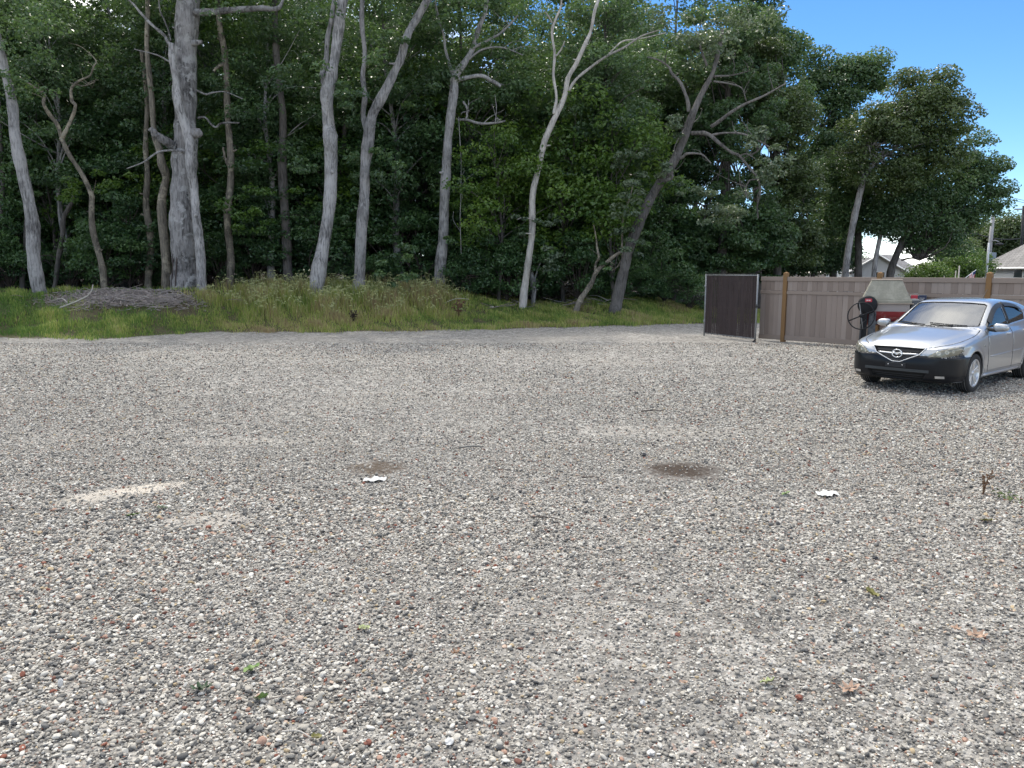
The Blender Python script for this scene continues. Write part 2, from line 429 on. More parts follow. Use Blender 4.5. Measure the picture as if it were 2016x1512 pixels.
def gravel_points():
    out = []
    def band(y0, y1, dens, lo, hi, p):
        w = 0.665 * y1 + 3.0; n = int(dens * (y1 - y0) * 2 * w)
        y = rng.uniform(y0, y1, n); x = rng.uniform(-w, w, n); k = np.abs(x) < 0.665 * y + 3.0
        x, y = x[k], y[k]; n = len(x)
        s = lo + (hi - lo) * rng.power(p, n)[::-1] if False else lo * np.exp(np.abs(rng.normal(0, p, n))); s = np.minimum(s, hi)
        out.append(np.stack((x, y, s), 1))
    band(2.1, 5.5, 6600, 0.0097, 0.043, 0.52)
    band(5.5, 8.5, 4500, 0.0112, 0.043, 0.5)
    band(8.5, 12.0, 2100, 0.0148, 0.044, 0.45)
    band(12.0, 16.0, 700, 0.02, 0.05, 0.40)
    band(16.0, 21.0, 260, 0.024, 0.05, 0.40)
    P = np.concatenate(out)
    # coarse and fine strips, bare patches
    x, y, s = P.T
    big = np.sin(x * 0.55 + 0.8 * np.sin(y * 0.5)) * np.sin(y * 0.42 + x * 0.15) + 0.45 * np.sin(x * 1.7 + y * 0.9) * np.sin(y * 1.3 - x)
    keep = rng.uniform(0, 1, len(x)) < np.clip(0.86 - 0.30 * big, 0.35, 1)
    s = s * (1 - 0.13 * np.clip(big, -1, 1))
    def hole(u, v, ru, rv, amt, rot=0.0):
        nonlocal keep
        g = gpx(u, v); rx = abs(gpx(u + ru, v)[0] - g[0]); ry = abs(gpx(u, v - rv)[1] - gpx(u, v + rv)[1]) / 2
        dx, dy = x - g[0], y - g[1]; c_, s_ = math.cos(rot), math.sin(rot)
        d = ((dx * c_ + dy * s_) / rx) ** 2 + ((-dx * s_ + dy * c_) / ry) ** 2
        keep &= ~((d < 1.0) & (rng.uniform(0, 1, len(x)) < amt * np.clip(1.5 - d, 0, 1)))
    hole(740, 921, 66, 16, 0.9); hole(1342, 926, 92, 21, 0.93); hole(255, 966, 118, 14, 0.84, 0.5); hole(165, 985, 80, 9, 0.7, 0.3); hole(410, 1022, 110, 18, 0.75); hole(500, 870, 160, 10, 0.5); hole(1300, 850, 200, 14, 0.5)
    x, y, s = x[keep], y[keep], s[keep]; n = len(x)
    z = s * rng.uniform(0.02, 0.36, n)
    V = np.stack((x, y, z), 1)
    me = mk_mesh('gravel', V, np.zeros((0, 3), int), attr={'tone': rng.uniform(0, 1, n)})
    a = me.attributes.new('rot', 'FLOAT_VECTOR', 'POINT'); a.data.foreach_set('vector', np.stack((rng.normal(0, 0.35, n), rng.normal(0, 0.35, n), rng.uniform(0, 6.283, n)), 1).astype(np.float32).ravel())
    a = me.attributes.new('scl', 'FLOAT_VECTOR', 'POINT'); a.data.foreach_set('vector', (s[:, None] * rng.uniform(0.8, 1.2, (n, 3))).astype(np.float32).ravel())
    vid = np.where(y < 6.5, rng.integers(0, 6, n), rng.integers(6, 10, n))
    a = me.attributes.new('vid', 'INT', 'POINT'); a.data.foreach_set('value', vid.astype(np.int32))
    return me
gr = link('gravel', gravel_points()); tag(gr, 'loose mixed grey, white and red pebbles covering the lot', 'gravel', kind='stuff')
gn = bpy.data.node_groups.new('scatter_pebbles', 'GeometryNodeTree')
gn.interface.new_socket('Geometry', in_out='INPUT', socket_type='NodeSocketGeometry'); gn.interface.new_socket('Geometry', in_out='OUTPUT', socket_type='NodeSocketGeometry')
gi = gn.nodes.new('NodeGroupInput'); go = gn.nodes.new('NodeGroupOutput'); ip = gn.nodes.new('GeometryNodeInstanceOnPoints'); ci = gn.nodes.new('GeometryNodeCollectionInfo')
ci.inputs['Collection'].default_value = stone_col; ci.inputs['Separate Children'].default_value = True; ci.inputs['Reset Children'].default_value = True
ip.inputs['Pick Instance'].default_value = True
gn.links.new(gi.outputs[0], ip.inputs['Points']); gn.links.new(ci.outputs[0], ip.inputs['Instance']); gn.links.new(ip.outputs[0], go.inputs[0])
for nm, typ, sock in (('rot', 'FLOAT_VECTOR', 'Rotation'), ('scl', 'FLOAT_VECTOR', 'Scale'), ('vid', 'INT', 'Instance Index')):
    na = gn.nodes.new('GeometryNodeInputNamedAttribute'); na.data_type = typ; na.inputs['Name'].default_value = nm
    gn.links.new([o for o in na.outputs if o.enabled and o.name == 'Attribute'][0], ip.inputs[sock])
gr.modifiers.new('scatter', 'NODES').node_group = gn

# ---------------------------------------------------------------- grass of the verge
def grass_mesh():
    n = 300000
    X = rng.uniform(-24, 12, n); t = rng.uniform(-0.6, 9.5, n); Y = edgeY(X) + t
    U = 1008 + F * X / (Y * math.cos(PITCH) + 0.2)                       # column it shows in, used only to follow the strips of tall and short grass
    clump = np.sin(X * 2.1 + 1.3 * np.sin(Y * 1.7)) * np.sin(Y * 2.6 + X * 0.7) + 0.5 * np.sin(X * 6.3 + Y * 4.1)
    tall = sstep(360, 520, U + 40 * np.sin(Y * 3)) * (1 - sstep(830, 960, U + 30 * np.sin(Y * 4))); lush = 1 - sstep(200, 420, U)
    Hh = 0.09 + 0.06 * rng.uniform(0, 1, n) + tall * (0.04 + 0.46 * sstep(0.8, 4.2, t)) + 0.10 * lush * sstep(0.2, 1.2, t) + 0.07 * sstep(930, 1000, U)
    Hh *= (0.75 + 0.28 * clump) * rng.uniform(0.6, 1.25, n)
    dens = 0.75 + 0.25 * clump
    dens *= np.where(t > 5.6, 0.45 * np.exp(-(t - 5.6) * 0.6), 1.0)
    heap = (np.abs((U - 240) / 150) < 1) & (t > 3.2 + 0.8 * np.sin(X * 1.9)) & (t < 6.6); dens[heap] *= 0.15
    dens *= 0.015 + 0.985 * sstep(-0.3, 0.6, t + 0.25 * clump)
    k = rng.uniform(0, 1, n) < dens; X, Y, t, U, Hh, tall, lush, clump = (a[k] for a in (X, Y, t, U, Hh, tall, lush, clump)); n = len(X)
    Z = Hg(X, Y) - 0.02; az = rng.uniform(0, 6.283, n); lean = rng.normal(0.28, 0.18, n) * Hh
    w = rng.uniform(0.006, 0.013, n)
    dx, dy = np.cos(az), np.sin(az); ox, oy = -dy * w, dx * w
    B = np.stack((X, Y, Z), 1)
    v0 = B + np.stack((ox, oy, 0 * w), 1); v1 = B - np.stack((ox, oy, 0 * w), 1)
    mid = B + np.stack((dx * lean * 0.35, dy * lean * 0.35, Hh * 0.62), 1)
    v2 = mid + 0.8 * np.stack((ox, oy, 0 * w), 1); v3 = mid - 0.8 * np.stack((ox, oy, 0 * w), 1)
    v4 = B + np.stack((dx * lean, dy * lean, Hh), 1)
    V = np.stack((v0, v1, v2, v3, v4), 1).reshape(-1, 3); i = np.arange(n) * 5
    Fc = np.concatenate((np.stack((i, i + 1, i + 3), 1), np.stack((i, i + 3, i + 2), 1), np.stack((i + 2, i + 3, i + 4), 1)))
    dry = np.clip(0.20 * tall + 0.18 * clump + 0.14 * np.sin(X * 0.9 + 2 * np.sin(Y * 0.8)) + 0.22 * (1 - sstep(0.2, 1.6, t)) * np.sin(X * 1.3) + rng.normal(0.56, 0.20, n) + 0.12 * sstep(950, 1100, U) * np.sin(X * 3) - 0.22 * lush, 0, 1)
    seed_x = (X[tall > 0.4], Y[tall > 0.4], Hh[tall > 0.4], Z[tall > 0.4], dx[tall > 0.4] * lean[tall > 0.4], dy[tall > 0.4] * lean[tall > 0.4])
    return mk_mesh('grass', V, Fc, attr={'tint': np.repeat(dry, 5)}), seed_x
gm, seeds = grass_mesh()
m = NT('verge grass'); cg = m.ramp(m.attr('tint').outputs['Fac'], [(0.1, (0.10, 0.195, 0.045)), (0.42, (0.20, 0.30, 0.07)), (0.7, (0.39, 0.44, 0.11)), (0.9, (0.52, 0.48, 0.22)), (1.0, (0.36, 0.28, 0.16))])
trn = m.n('ShaderNodeBsdfTranslucent'); m.set(trn.inputs[0], cg); mx = m.n('ShaderNodeMixShader'); mx.inputs[0].default_value = 0.35
m.t.links.new(m.pbr(cg, 0.6, spec=0.25), mx.inputs[1]); m.t.links.new(trn.outputs[0], mx.inputs[2]); M['grass'] = m.done(mx.outputs[0])
grass = link('grass', gm, M['grass']); tag(grass, 'rough green and straw coloured grass along the gravel edge', 'grass', kind='stuff')
# nodding seed heads of the tall grass
b = MB(); pick = rng.choice(len(seeds[0]), 2400, replace=False)
for i in pick:
    x, y, h, z, lx, ly = (s[i] for s in seeds)
    if h < 0.30: continue
    top = np.array((x + lx, y + ly, z + h * 1.15)); a = rng.uniform(0, 6.28); d = np.array((math.cos(a), math.sin(a), 0)) * 0.075
    st = np.array((x, y, z))
    b.tube([st, st * 0.4 + top * 0.6, top], [0.005, 0.005, 0.004], 3, cap=False)
    b.tube([top, top + d * 0.5 + (0, 0, 0.035), top + d * 1.2 + (0, 0, 0.03), top + d * 1.9 + (0, 0, 0.0)], [0.003, 0.012, 0.012, 0.003], 5)
M['seed'] = plain('grass seed head', (0.38, 0.40, 0.19), 0.9, scale=30)
sh = b.build('seed_heads', M['seed']); tag(sh, 'pale nodding seed heads above the tall straw coloured grass', 'seed heads', kind='stuff')

# ---------------------------------------------------------------- foliage
def leaf_quads(C, N, L, rg, ratio=0.66):
    """leaf-shaped pairs of triangles at C, facing N, length L"""
    n = len(C); N = N / (np.linalg.norm(N, axis=1)[:, None] + 1e-9)
    r = rg.normal(size=(n, 3)); a = r - N * np.sum(r * N, 1)[:, None]; a /= np.linalg.norm(a, axis=1)[:, None] + 1e-9; b_ = np.cross(N, a)
    L = L[:, None]; w = L * ratio / 2
    v0 = C - a * L * 0.5; v2 = C + a * L * 0.5 - N * L * 0.12
    v1 = C + b_ * w + N * L * 0.10 - a * L * 0.05; v3 = C - b_ * w + N * L * 0.10 - a * L * 0.05
    V = np.stack((v0, v1, v2, v3), 1).reshape(-1, 3); i = np.arange(n) * 4
    return V, np.concatenate((np.stack((i, i + 1, i + 2), 1), np.stack((i, i + 2, i + 3), 1)))
def clump_leaves(centres, radii, counts, leaf, flat, rg, tint0=0.5, up=1.0, spread=0.16):
    Cs, Ns, T = [], [], []
    for c, r, k in zip(centres, radii, counts):
        d = rg.normal(size=(k, 3)); d /= np.linalg.norm(d, axis=1)[:, None]; q = rg.uniform(0.25, 1, k) ** 0.5
        o = d * (q * r)[:, None]; o[:, 2] *= flat
        o[:, 2] -= 0.16 * (o[:, 0] ** 2 + o[:, 1] ** 2) / max(r, 0.1)
        Cs.append(c + o); Ns.append(np.array((0, -0.15, up * 0.75)) + d * 0.6 + rg.normal(size=(k, 3)) * 0.6)
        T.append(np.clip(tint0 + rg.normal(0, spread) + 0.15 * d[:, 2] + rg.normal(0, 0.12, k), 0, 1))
    C = np.concatenate(Cs); N = np.concatenate(Ns); L = leaf * rg.uniform(0.65, 1.3, len(C))
    V, Fc = leaf_quads(C, N, L, rg); return V, Fc, np.repeat(np.concatenate(T), 4)
def crown_clumps(rg, n, rx, z0, z1, r0, r1, power=0.45, taper=0.25, bottom=0.6):
    P = []
    while len(P) < n:
        d = rg.normal(size=3); d /= np.linalg.norm(d); q = rg.uniform(0, 1) ** power
        p = d * q; p[2] = p[2] * 0.5 + 0.5
        wid = rx * (1 - taper * p[2]) * (1.0 if p[2] > 0.3 else bottom + (1 - bottom) * p[2] / 0.3)
        lump = 1 + 0.22 * math.sin(3 * math.atan2(p[1], p[0]) + 5 * p[2] + rx)
        P.append((p[0] * wid * lump, p[1] * wid * lump, z0 + (z1 - z0) * p[2]))
    return np.array(P), rg.uniform(r0, r1, n)
def tree_proto(name, seed, height, rx, z0, nclump, nleaf, leaf, trunk_r, flat=0.45, r=(0.6, 1.15), tint=0.45, lean=0.4, nbr=26):
    rg = np.random.default_rng(seed)
    C, Rr = crown_clumps(rg, nclump, rx, z0, height, *r)
    k = np.maximum(20, (Rr ** 2 / np.sum(Rr ** 2) * nleaf)).astype(int)
    V, Fc, T = clump_leaves(C, Rr, k, leaf, flat, rg, tint)
    crown = mk_mesh(name + '_crown', V, Fc, attr={'tint': T})
    b = MB(); a = rg.uniform(0, 6.28)
    hs = np.linspace(-0.4, height * 0.86, 9)
    ctr = np.array([(lean * math.cos(a) * (h / height) ** 2 + 0.10 * math.sin(h * 0.9 + seed), lean * math.sin(a) * (h / height) ** 2 + 0.10 * math.cos(h * 0.7 + seed), h) for h in hs])
    rad = trunk_r * (1 - 0.88 * np.clip(hs / (height * 0.9), 0, 1)); rad[0] *= 1.35; rad[1] *= 1.05
    pts = crom(ctr, 4); rr = np.interp(np.linspace(0, 1, len(pts)), np.linspace(0, 1, 9), rad)
    b.tube(pts, rr, 9, jit=0.05, rg=rg)
    for i in rg.permutation(nclump)[:nbr]:
        tgt = C[i]; hh = min(max(tgt[2] - rg.uniform(0.6, 2.2), z0 * 0.55), height * 0.8)
        st = np.array([np.interp(hh, pts[:, 2], pts[:, j]) for j in range(3)]); md = (st + tgt) / 2 + np.array((0, 0, 0.25)) + rg.normal(size=3) * 0.18
        br = np.interp(hh, hs, rad) * 0.42
        b.tube(crom([st, md, tgt], 3), np.linspace(max(br, 0.018), 0.01, 7), 5, cap=False)
    trunk = mk_mesh(name + '_trunk', b.v, b.f, True)
    return trunk, crown
def place_tree(name, proto, loc, rz, sc, barkm, leafm, label, cat='tree', group=None):
    e = empty(name, loc, rz); e.scale = sc
    for part, me, mt in (('trunk', proto[0], barkm), ('crown', proto[1], leafm)):
        o = link(part, me, None, e)
        if not me.materials: me.materials.append(mt)
        o.material_slots[0].link = 'OBJECT'; o.material_slots[0].material = mt
    return tag(e, label, cat, group)
OAK = [tree_proto('oak', 11, 16.5, 3.9, 4.2, 95, 17000, 0.17, 0.21), tree_proto('oak', 12, 18.0, 4.2, 5.0, 105, 19000, 0.17, 0.24), tree_proto('oak', 13, 15.0, 3.5, 3.2, 85, 15000, 0.165, 0.17), tree_proto('oak', 14, 17.0, 3.7, 3.8, 95, 17000, 0.175, 0.2, lean=1.2)]
MAP = [tree_proto('maple', 21, 8.5, 2.9, 1.5, 70, 9500, 0.15, 0.075, flat=0.42, r=(0.5, 1.0), tint=0.55, nbr=30), tree_proto('maple', 22, 7.0, 2.3, 1.1, 60, 7500, 0.14, 0.06, flat=0.42, r=(0.4, 0.9), tint=0.55, nbr=26)]
SHR = [tree_proto('shrub', 31, 2.6, 1.6, 0.25, 34, 5200, 0.10, 0.03, flat=0.45, r=(0.3, 0.6), nbr=22, lean=0.2), tree_proto('shrub', 32, 3.6, 1.7, 0.4, 40, 6000, 0.11, 0.035, flat=0.35, r=(0.35, 0.65), nbr=26, lean=0.3), tree_proto('shrub', 33, 1.5, 1.4, 0.1, 26, 4200, 0.085, 0.02, flat=0.5, r=(0.25, 0.5), nbr=18, lean=0.1)]
def gz(x, y): return float(Hg(x, y))
FRONT = [(20, 'outermost thin trunk'), (75, 'pale leaning tree'), (207, 'crooked bare trunk'), (310, 'greenish kinked tree'), (370, 'thick furrowed oak'), (451, 'patchy barked tree'), (572, 'straight dark trunk'), (625, 'kinked forked tree'), (712, 'sweeping pale tree'), (867, 'grey oak with level branch'), (1035, 'white forked tree'), (1140, 'bent sapling'), (1225, 'leaning broken oak'), (1330, 'leafy tree on the bank')]
def behind(X, Y):
    u = 1008 + F * X / (Y * math.cos(PITCH)); return 'beyond the outer end of the brush heap' if u < -30 else 'behind the ' + min(FRONT, key=lambda q: abs(q[0] - u))[1]
# the wood behind the front trees, row behind row
rgr = np.random.default_rng(19)
rows = [(33.5, 4.6, 0.92), (37.5, 4.3, 1.0), (42.0, 4.5, 1.05), (47.5, 5.0, 1.1), (54.0, 5.4, 1.2), (62, 6.2, 1.3)]
WL = ['slender grey trunked oak standing behind the front trees, inside the shaded wood', 'dark trunked oak deep inside the shaded wood']
for ri, (Y0, stp, sc0) in enumerate(rows):
    x = -0.70 * Y0 - 5; xmax = (0.125 if ri < 2 else 0.20) * Y0 + (0.5 if ri < 2 else 2.0)
    while x < xmax:
        if ri > 1 and rgr.uniform() < 0.16: x += stp; continue
        X = x + rgr.uniform(-0.9, 0.9); Y = Y0 + rgr.uniform(-1.3, 1.3); s = sc0 * rgr.uniform(0.88, 1.1)
        place_tree('oak_tree', OAK[rgr.integers(4)], (X, Y, gz(X, Y) - 0.05), rgr.uniform(0, 6.28), (s * rgr.uniform(0.95, 1.12), s * rgr.uniform(0.95, 1.12), s), M['bark_dark'] if ri > 1 or rgr.uniform() < 0.5 else M['bark_pale'], M['leaf_oak'], (('slender oak just inside the wood, ' if ri < 2 else 'dim oak standing deep in the wood, ') + behind(X, Y)), group='front rows of trees inside the wood' if ri < 2 else 'deep rows of trees inside the wood')
        x += stp
# understory
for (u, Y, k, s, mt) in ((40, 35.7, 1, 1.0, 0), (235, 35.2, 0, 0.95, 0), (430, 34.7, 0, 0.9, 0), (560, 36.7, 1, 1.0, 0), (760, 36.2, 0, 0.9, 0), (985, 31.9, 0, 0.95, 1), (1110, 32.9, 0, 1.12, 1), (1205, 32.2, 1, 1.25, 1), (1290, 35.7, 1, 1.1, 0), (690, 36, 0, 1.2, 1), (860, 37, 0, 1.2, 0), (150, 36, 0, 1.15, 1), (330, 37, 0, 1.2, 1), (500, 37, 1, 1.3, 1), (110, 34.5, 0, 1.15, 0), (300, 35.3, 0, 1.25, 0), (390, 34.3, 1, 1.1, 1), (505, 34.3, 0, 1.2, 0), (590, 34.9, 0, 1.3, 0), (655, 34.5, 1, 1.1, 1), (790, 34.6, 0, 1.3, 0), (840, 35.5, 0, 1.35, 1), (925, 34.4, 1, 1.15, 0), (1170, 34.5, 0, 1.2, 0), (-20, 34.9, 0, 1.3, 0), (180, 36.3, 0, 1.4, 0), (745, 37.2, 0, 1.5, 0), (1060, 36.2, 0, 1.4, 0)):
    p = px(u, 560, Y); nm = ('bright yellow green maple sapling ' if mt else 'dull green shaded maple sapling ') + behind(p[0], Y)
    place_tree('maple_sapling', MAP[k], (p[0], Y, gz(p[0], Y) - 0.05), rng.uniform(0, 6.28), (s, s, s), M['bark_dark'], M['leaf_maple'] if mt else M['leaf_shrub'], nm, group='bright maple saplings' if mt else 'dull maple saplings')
for i in range(34):
    u = -60 + i * 43 + rng.uniform(-14, 14); Y = rng.uniform(31.8, 34.0); k = int(rng.integers(3)); s = rng.uniform(0.95, 1.45)
    p = px(u, 560, Y); place_tree('woodland_shrub', SHR[k], (p[0], Y, gz(p[0], Y) - 0.03), rng.uniform(0, 6.28), (s, s, s), M['twig_dark'], M['leaf_shrub'], ('knee high leafy shrub ', 'bushy dark green shrub ')[0 if k == 2 else 1] + behind(p[0], Y), 'shrub', 'low shrubs at the foot of the wood' if k == 2 else 'bushy shrubs at the foot of the wood')

# tall undergrowth deeper in, and the far end of the wood where single trees can no longer be told apart
for i in range(46):
    Y = [37.5, 43, 50, 58][i % 4] + rng.uniform(-1.5, 1.5); w0, w1 = -0.70 * Y - 3, 0.20 * Y + 2; X = w0 + (w1 - w0) * ((i // 4) + rng.uniform(0.1, 0.9)) / 11.5; k = int(rng.integers(2)); s = rng.uniform(1.5, 2.1) * (Y / 42)
    place_tree('tall_shrub', SHR[k], (X, Y, gz(X, Y) - 0.03), rng.uniform(0, 6.28), (s * 1.15, s * 1.15, s), M['twig_dark'], M['leaf_shrub'], 'tall dim shrub deep in the wood, ' + behind(X, Y), 'shrub', 'tall shrubs deep in the wood')
rgb_ = np.random.default_rng(41); nC = 900
Cx = rgb_.uniform(-66, 15, nC); Cy = rgb_.uniform(67, 76, nC); Cz = 1.0 + rgb_.uniform(0, 1, nC) ** 0.9 * (15.5 + 2.5 * np.sin(Cx * 0.6) + 1.5 * np.sin(Cx * 1.7))
V_, F_, T_ = clump_leaves(np.stack((Cx, Cy, Cz), 1), rgb_.uniform(1.2, 2.3, nC), np.full(nC, 62), 0.42, 0.55, rgb_, 0.42)
tag(link('far_wood', mk_mesh('far_wood', V_, F_, attr={'tint': T_}), M['leaf_oak']), 'dense dim foliage at the far end of the wood', 'wood', kind='stuff')
# ---------------------------------------------------------------- the front trees, one by one
def front_tree(name, label, stems, mat, crown=None, clumps=(), leafm=None, leaf=0.15, seed=0, depth=None, twigs=0):
    """stems: lists of (u, v, width_px[, depth shift]); the first starts at the foot"""
    rg = np.random.default_rng(500 + seed)
    u0, v0 = stems[0][0][:2]; base = hit(u0, v0) if depth is None else px(u0, v0, depth)
    if base[1] > 31.5 and depth is None: base = px(u0, v0, 30.6)
    base[2] = float(Hg(base[0], base[1])); Y = base[1]
    e = empty(name, tuple(base)); org = np.array(base)
    def cv(st, sink):
        P, Rd = [], []
        for i, q in enumerate(st):
            yy = Y + (q[3] if len(q) > 3 else 0); p = px(q[0], q[1], yy)
            if i and len(q) < 4: p = p + np.array((0, rg.normal(0, 0.08), 0))
            P.append(p); Rd.append(max(q[2] * yy / F / 2, 0.008))
        if sink:
            q = P[0] - (P[1] - P[0]) / np.linalg.norm(P[1] - P[0]) * 0.35; q[2] = min(q[2], org[2] - 0.15); P.insert(0, q); Rd.insert(0, Rd[0] * 1.25)
        return np.array(P), np.array(Rd)
    for i, st in enumerate(stems):
        P, Rd = cv(st, i == 0); k = max(3, int(14 / max(1, len(P) - 1)) + 2)
        big = Rd[0] > 0.06
        if big: k *= 2
        pts = crom(P, k); rr = np.maximum(crom(Rd[:, None], k)[:, 0], 0.006)
        s = np.linspace(0, 1, len(pts)); pts = pts + np.stack((np.sin(s * 21 + seed), np.cos(s * 17 + seed), 0 * s), 1) * np.minimum(rr, 0.12)[:, None] * 0.22
        rr = rr * (1 + 0.06 * np.sin(s * 37 + seed * 3) + 0.04 * np.sin(s * 83))
        b = MB(); b.tube(pts - org, rr, 16 if big else 6, jit=0.035 if big else 0.0, rg=rg)
        if big:                                           # knots and broken stubs
            for kk in range(3 if i == 0 else 1):
                j = int(rg.uniform(0.25, 0.9) * len(pts)); a = rg.uniform(0, 6.28); d = np.array((math.cos(a), math.sin(a) * 0.6 - 0.3, rg.uniform(-0.1, 0.5)))
                b.tube([pts[j] - org, pts[j] - org + d * rr[j] * 1.25, pts[j] - org + d * rr[j] * rg.uniform(1.3, 2.6)], [rr[j] * 0.42, rr[j] * 0.3, rr[j] * 0.18], 7)
        b.build('trunk' if i == 0 else ('stem' if big else 'branch'), mat, e, True)
        for t in range(twigs if not big else twigs // 2):
            j = int(rg.uniform(0.4, 0.98) * len(pts)); a = rg.normal(size=3); a[2] = abs(a[2]) + 0.2; a /= np.linalg.norm(a); L = rg.uniform(0.3, 1.1)
            b = MB(); p0 = pts[j] - org
            b.tube(crom([p0, p0 + a * L * 0.5 + rg.normal(size=3) * 0.06, p0 + a * L + rg.normal(size=3) * 0.14], 3), np.linspace(min(rr[j] * 0.6, 0.022), 0.006, 7), 4, cap=False)
            b.build('twig', mat, e, True)
    C, Rr, K = [], [], []
    for q in clumps:
        u, v, rp, n = q[:4]; yy = Y + (q[4] if len(q) > 4 else rg.uniform(-0.8, 0.8)); r = rp * yy / F
        for t in range(max(1, n // 55)):
            d = rg.normal(size=3) * 0.5; C.append(px(u, v, yy) - org + d * np.array((r, r * 0.8, r * 0.8))); Rr.append(r * rg.uniform(0.28, 0.5)); K.append(55)
    if crown:                                             # a crown above the top of the picture
        zc0, zc1, rx, n = crown; top = px(*stems[0][-1][:2], Y) - org
        c2, r2 = crown_clumps(rg, 48, rx, zc0, zc1, 0.6, 1.1)
        for c, r in zip(c2, r2): C.append(c + np.array((top[0] * 1.0, 0.8, 0))); Rr.append(r); K.append(n // 48)
    if C:
        V, Fc, T = clump_leaves(C, Rr, K, leaf, 0.4, rg, 0.5)
        link('crown', mk_mesh(name + '_crown', V, Fc, attr={'tint': T}), leafm or M['leaf_oak'], e)
    return tag(e, label, 'tree')
BP, BW, BR, BT, BD = (M[k] for k in ('bark_pale', 'bark_white', 'bark_rough', 'bark_tan', 'bark_dark'))
front_tree('leaning_oak', 'pale grey tree leaning left beside the heap of dead brush',
    [[(80, 578, 25), (70, 500, 25), (60, 430, 23), (45, 330, 21), (30, 260, 19), (18, 190, 17), (5, 120, 15), (-15, 40, 13), (-25, -60, 10)]], BP, (9, 14, 3.0, 3000), clumps=[(30, 150, 60, 400), (70, 60, 70, 500)], seed=1)
front_tree('crooked_dead_tree', 'thin crooked trunk with two bare twisting pale branches, behind the brush heap',
    [[(207, 572, 12), (200, 530, 12), (185, 460, 11), (182, 400, 10), (180, 380, 9), (165, 345, 8), (140, 305, 8), (122, 272, 8)],
     [(122, 272, 8), (118, 255, 7), (102, 232, 7), (90, 205, 6), (80, 182, 5), (60, 168, 4), (44, 154, 3)],
     [(122, 272, 8), (131, 258, 7), (133, 235, 6), (146, 208, 6), (138, 197, 6), (138, 172, 5), (158, 160, 4), (180, 150, 3), (190, 135, 3), (188, 120, 2), (174, 102, 2)], [(140, 164, 3), (165, 168, 2), (185, 160, 2)]], M['bark_tan'], seed=2, twigs=4)
goak = front_tree('great_oak', 'thick grey oak with furrowed bark, a barkless split foot and a long level limb',
    [[(371, 580, 66), (369, 540, 60), (366, 470, 52), (364, 400, 47), (363, 330, 44), (364, 260, 42), (365, 180, 41), (366, 100, 41), (370, 20, 40), (372, -60, 38), (376, -160, 34)],
     [(385, 25, 13, -0.3), (415, 23, 12, -0.5), (460, 20, 11, -0.7), (510, 16, 10, -0.9), (545, 17, 8, -1.0), (560, -5, 4, -1.0)],
     [(345, 290, 18, -0.3), (325, 277, 16, -0.6), (307, 265, 13, -0.7), (297, 253, 10, -0.8)],
     [(335, 88, 7), (318, 66, 6), (290, 40, 5), (265, 12, 4), (248, -5, 3)], [(337, 80, 4), (328, 50, 3), (318, 25, 3), (314, 0, 2)], [(352, 108, 13), (352, 60, 11), (354, 20, 9), (360, -10, 7)],
     [(380, 262, 20, -0.5), (391, 262, 16, -0.8)], [(365, 300, 5, -0.5), (345, 296, 4, -0.7), (310, 300, 4, -0.8), (285, 318, 3, -0.9), (250, 332, 2, -0.9)], [(390, 232, 5), (405, 232, 4), (422, 250, 4), (440, 243, 4), (470, 241, 3)],
     [(383, 175, 4), (405, 186, 4), (420, 182, 3), (445, 182, 2), (480, 196, 2)], [(335, 122, 4), (312, 110, 3), (280, 102, 2), (262, 95, 2)]], BR, (9, 15.5, 4.2, 5200), seed=3, depth=30.2)
Ao = np.array(goak.location)
for pl in ([(352, 470), (350, 500), (349, 530), (345, 572)], [(361, 478), (360, 505), (358, 540), (357, 572)], [(372, 405), (366, 402), (358, 408)]):
    b = MB(); b.tube(crom([px(u, v, 30.2) - Ao + np.array((0, -0.97 * 0.5 * np.interp(v, [400, 540, 580], [46, 60, 66]) * 30.2 / F * math.sqrt(max(0.05, 1 - ((u - np.interp(v, [400, 540, 580], [364, 369, 371])) / np.interp(v, [400, 540, 580], [23, 30, 33])) ** 2)), 0)) for u, v in pl], 4), np.interp(np.linspace(0, 1, 4 * (len(pl) - 1) + 1), [0, 0.5, 1], [0.008, 0.03, 0.02]), 6)
    b.build('bark_crack', M['twig_dark'], goak, True)
front_tree('smooth_stem_tree', 'slim smooth grey stem climbing up against the thick furrowed oak',
    [[(397, 576, 20), (393, 500, 18), (388, 430, 16), (381, 370, 16), (374, 320, 17), (370, 270, 18), (362, 235, 17), (352, 205, 14), (346, 170, 13), (341, 120, 13), (337, 85, 10)]], BP, seed=4, depth=29.45)
front_tree('patchy_bark_tree', 'straight thin tree with flaking tan bark beside the thick furrowed oak',
    [[(451, 556, 14), (452, 500, 14), (451, 430, 13), (452, 360, 13), (455, 290, 12), (450, 230, 11), (446, 170, 12), (440, 100, 11), (433, 40, 10), (425, -40, 9)], [(452, 330, 6), (443, 312, 5), (440, 290, 4)], [(440, 125, 6), (427, 133, 5), (420, 140, 4)]], BT, (9.5, 14, 2.6, 2200), clumps=[(485, 430, 52, 600, -0.4), (500, 385, 45, 400, -0.2), (440, 255, 45, 300), (520, 300, 50, 350)], leafm=M['leaf_maple'], seed=5, depth=30.8)
front_tree('greenish_tree', 'greenish grey tree with a kinked trunk, left behind the thick furrowed oak',
    [[(327, 560, 19), (325, 480, 17), (320, 400, 16), (324, 350, 14), (320, 325, 16), (315, 295, 13), (303, 262, 11), (298, 180, 10), (292, 100, 9), (290, 20, 8), (288, -60, 7)]], BT, (9.5, 14.5, 2.8, 2400), seed=6, depth=31.2)
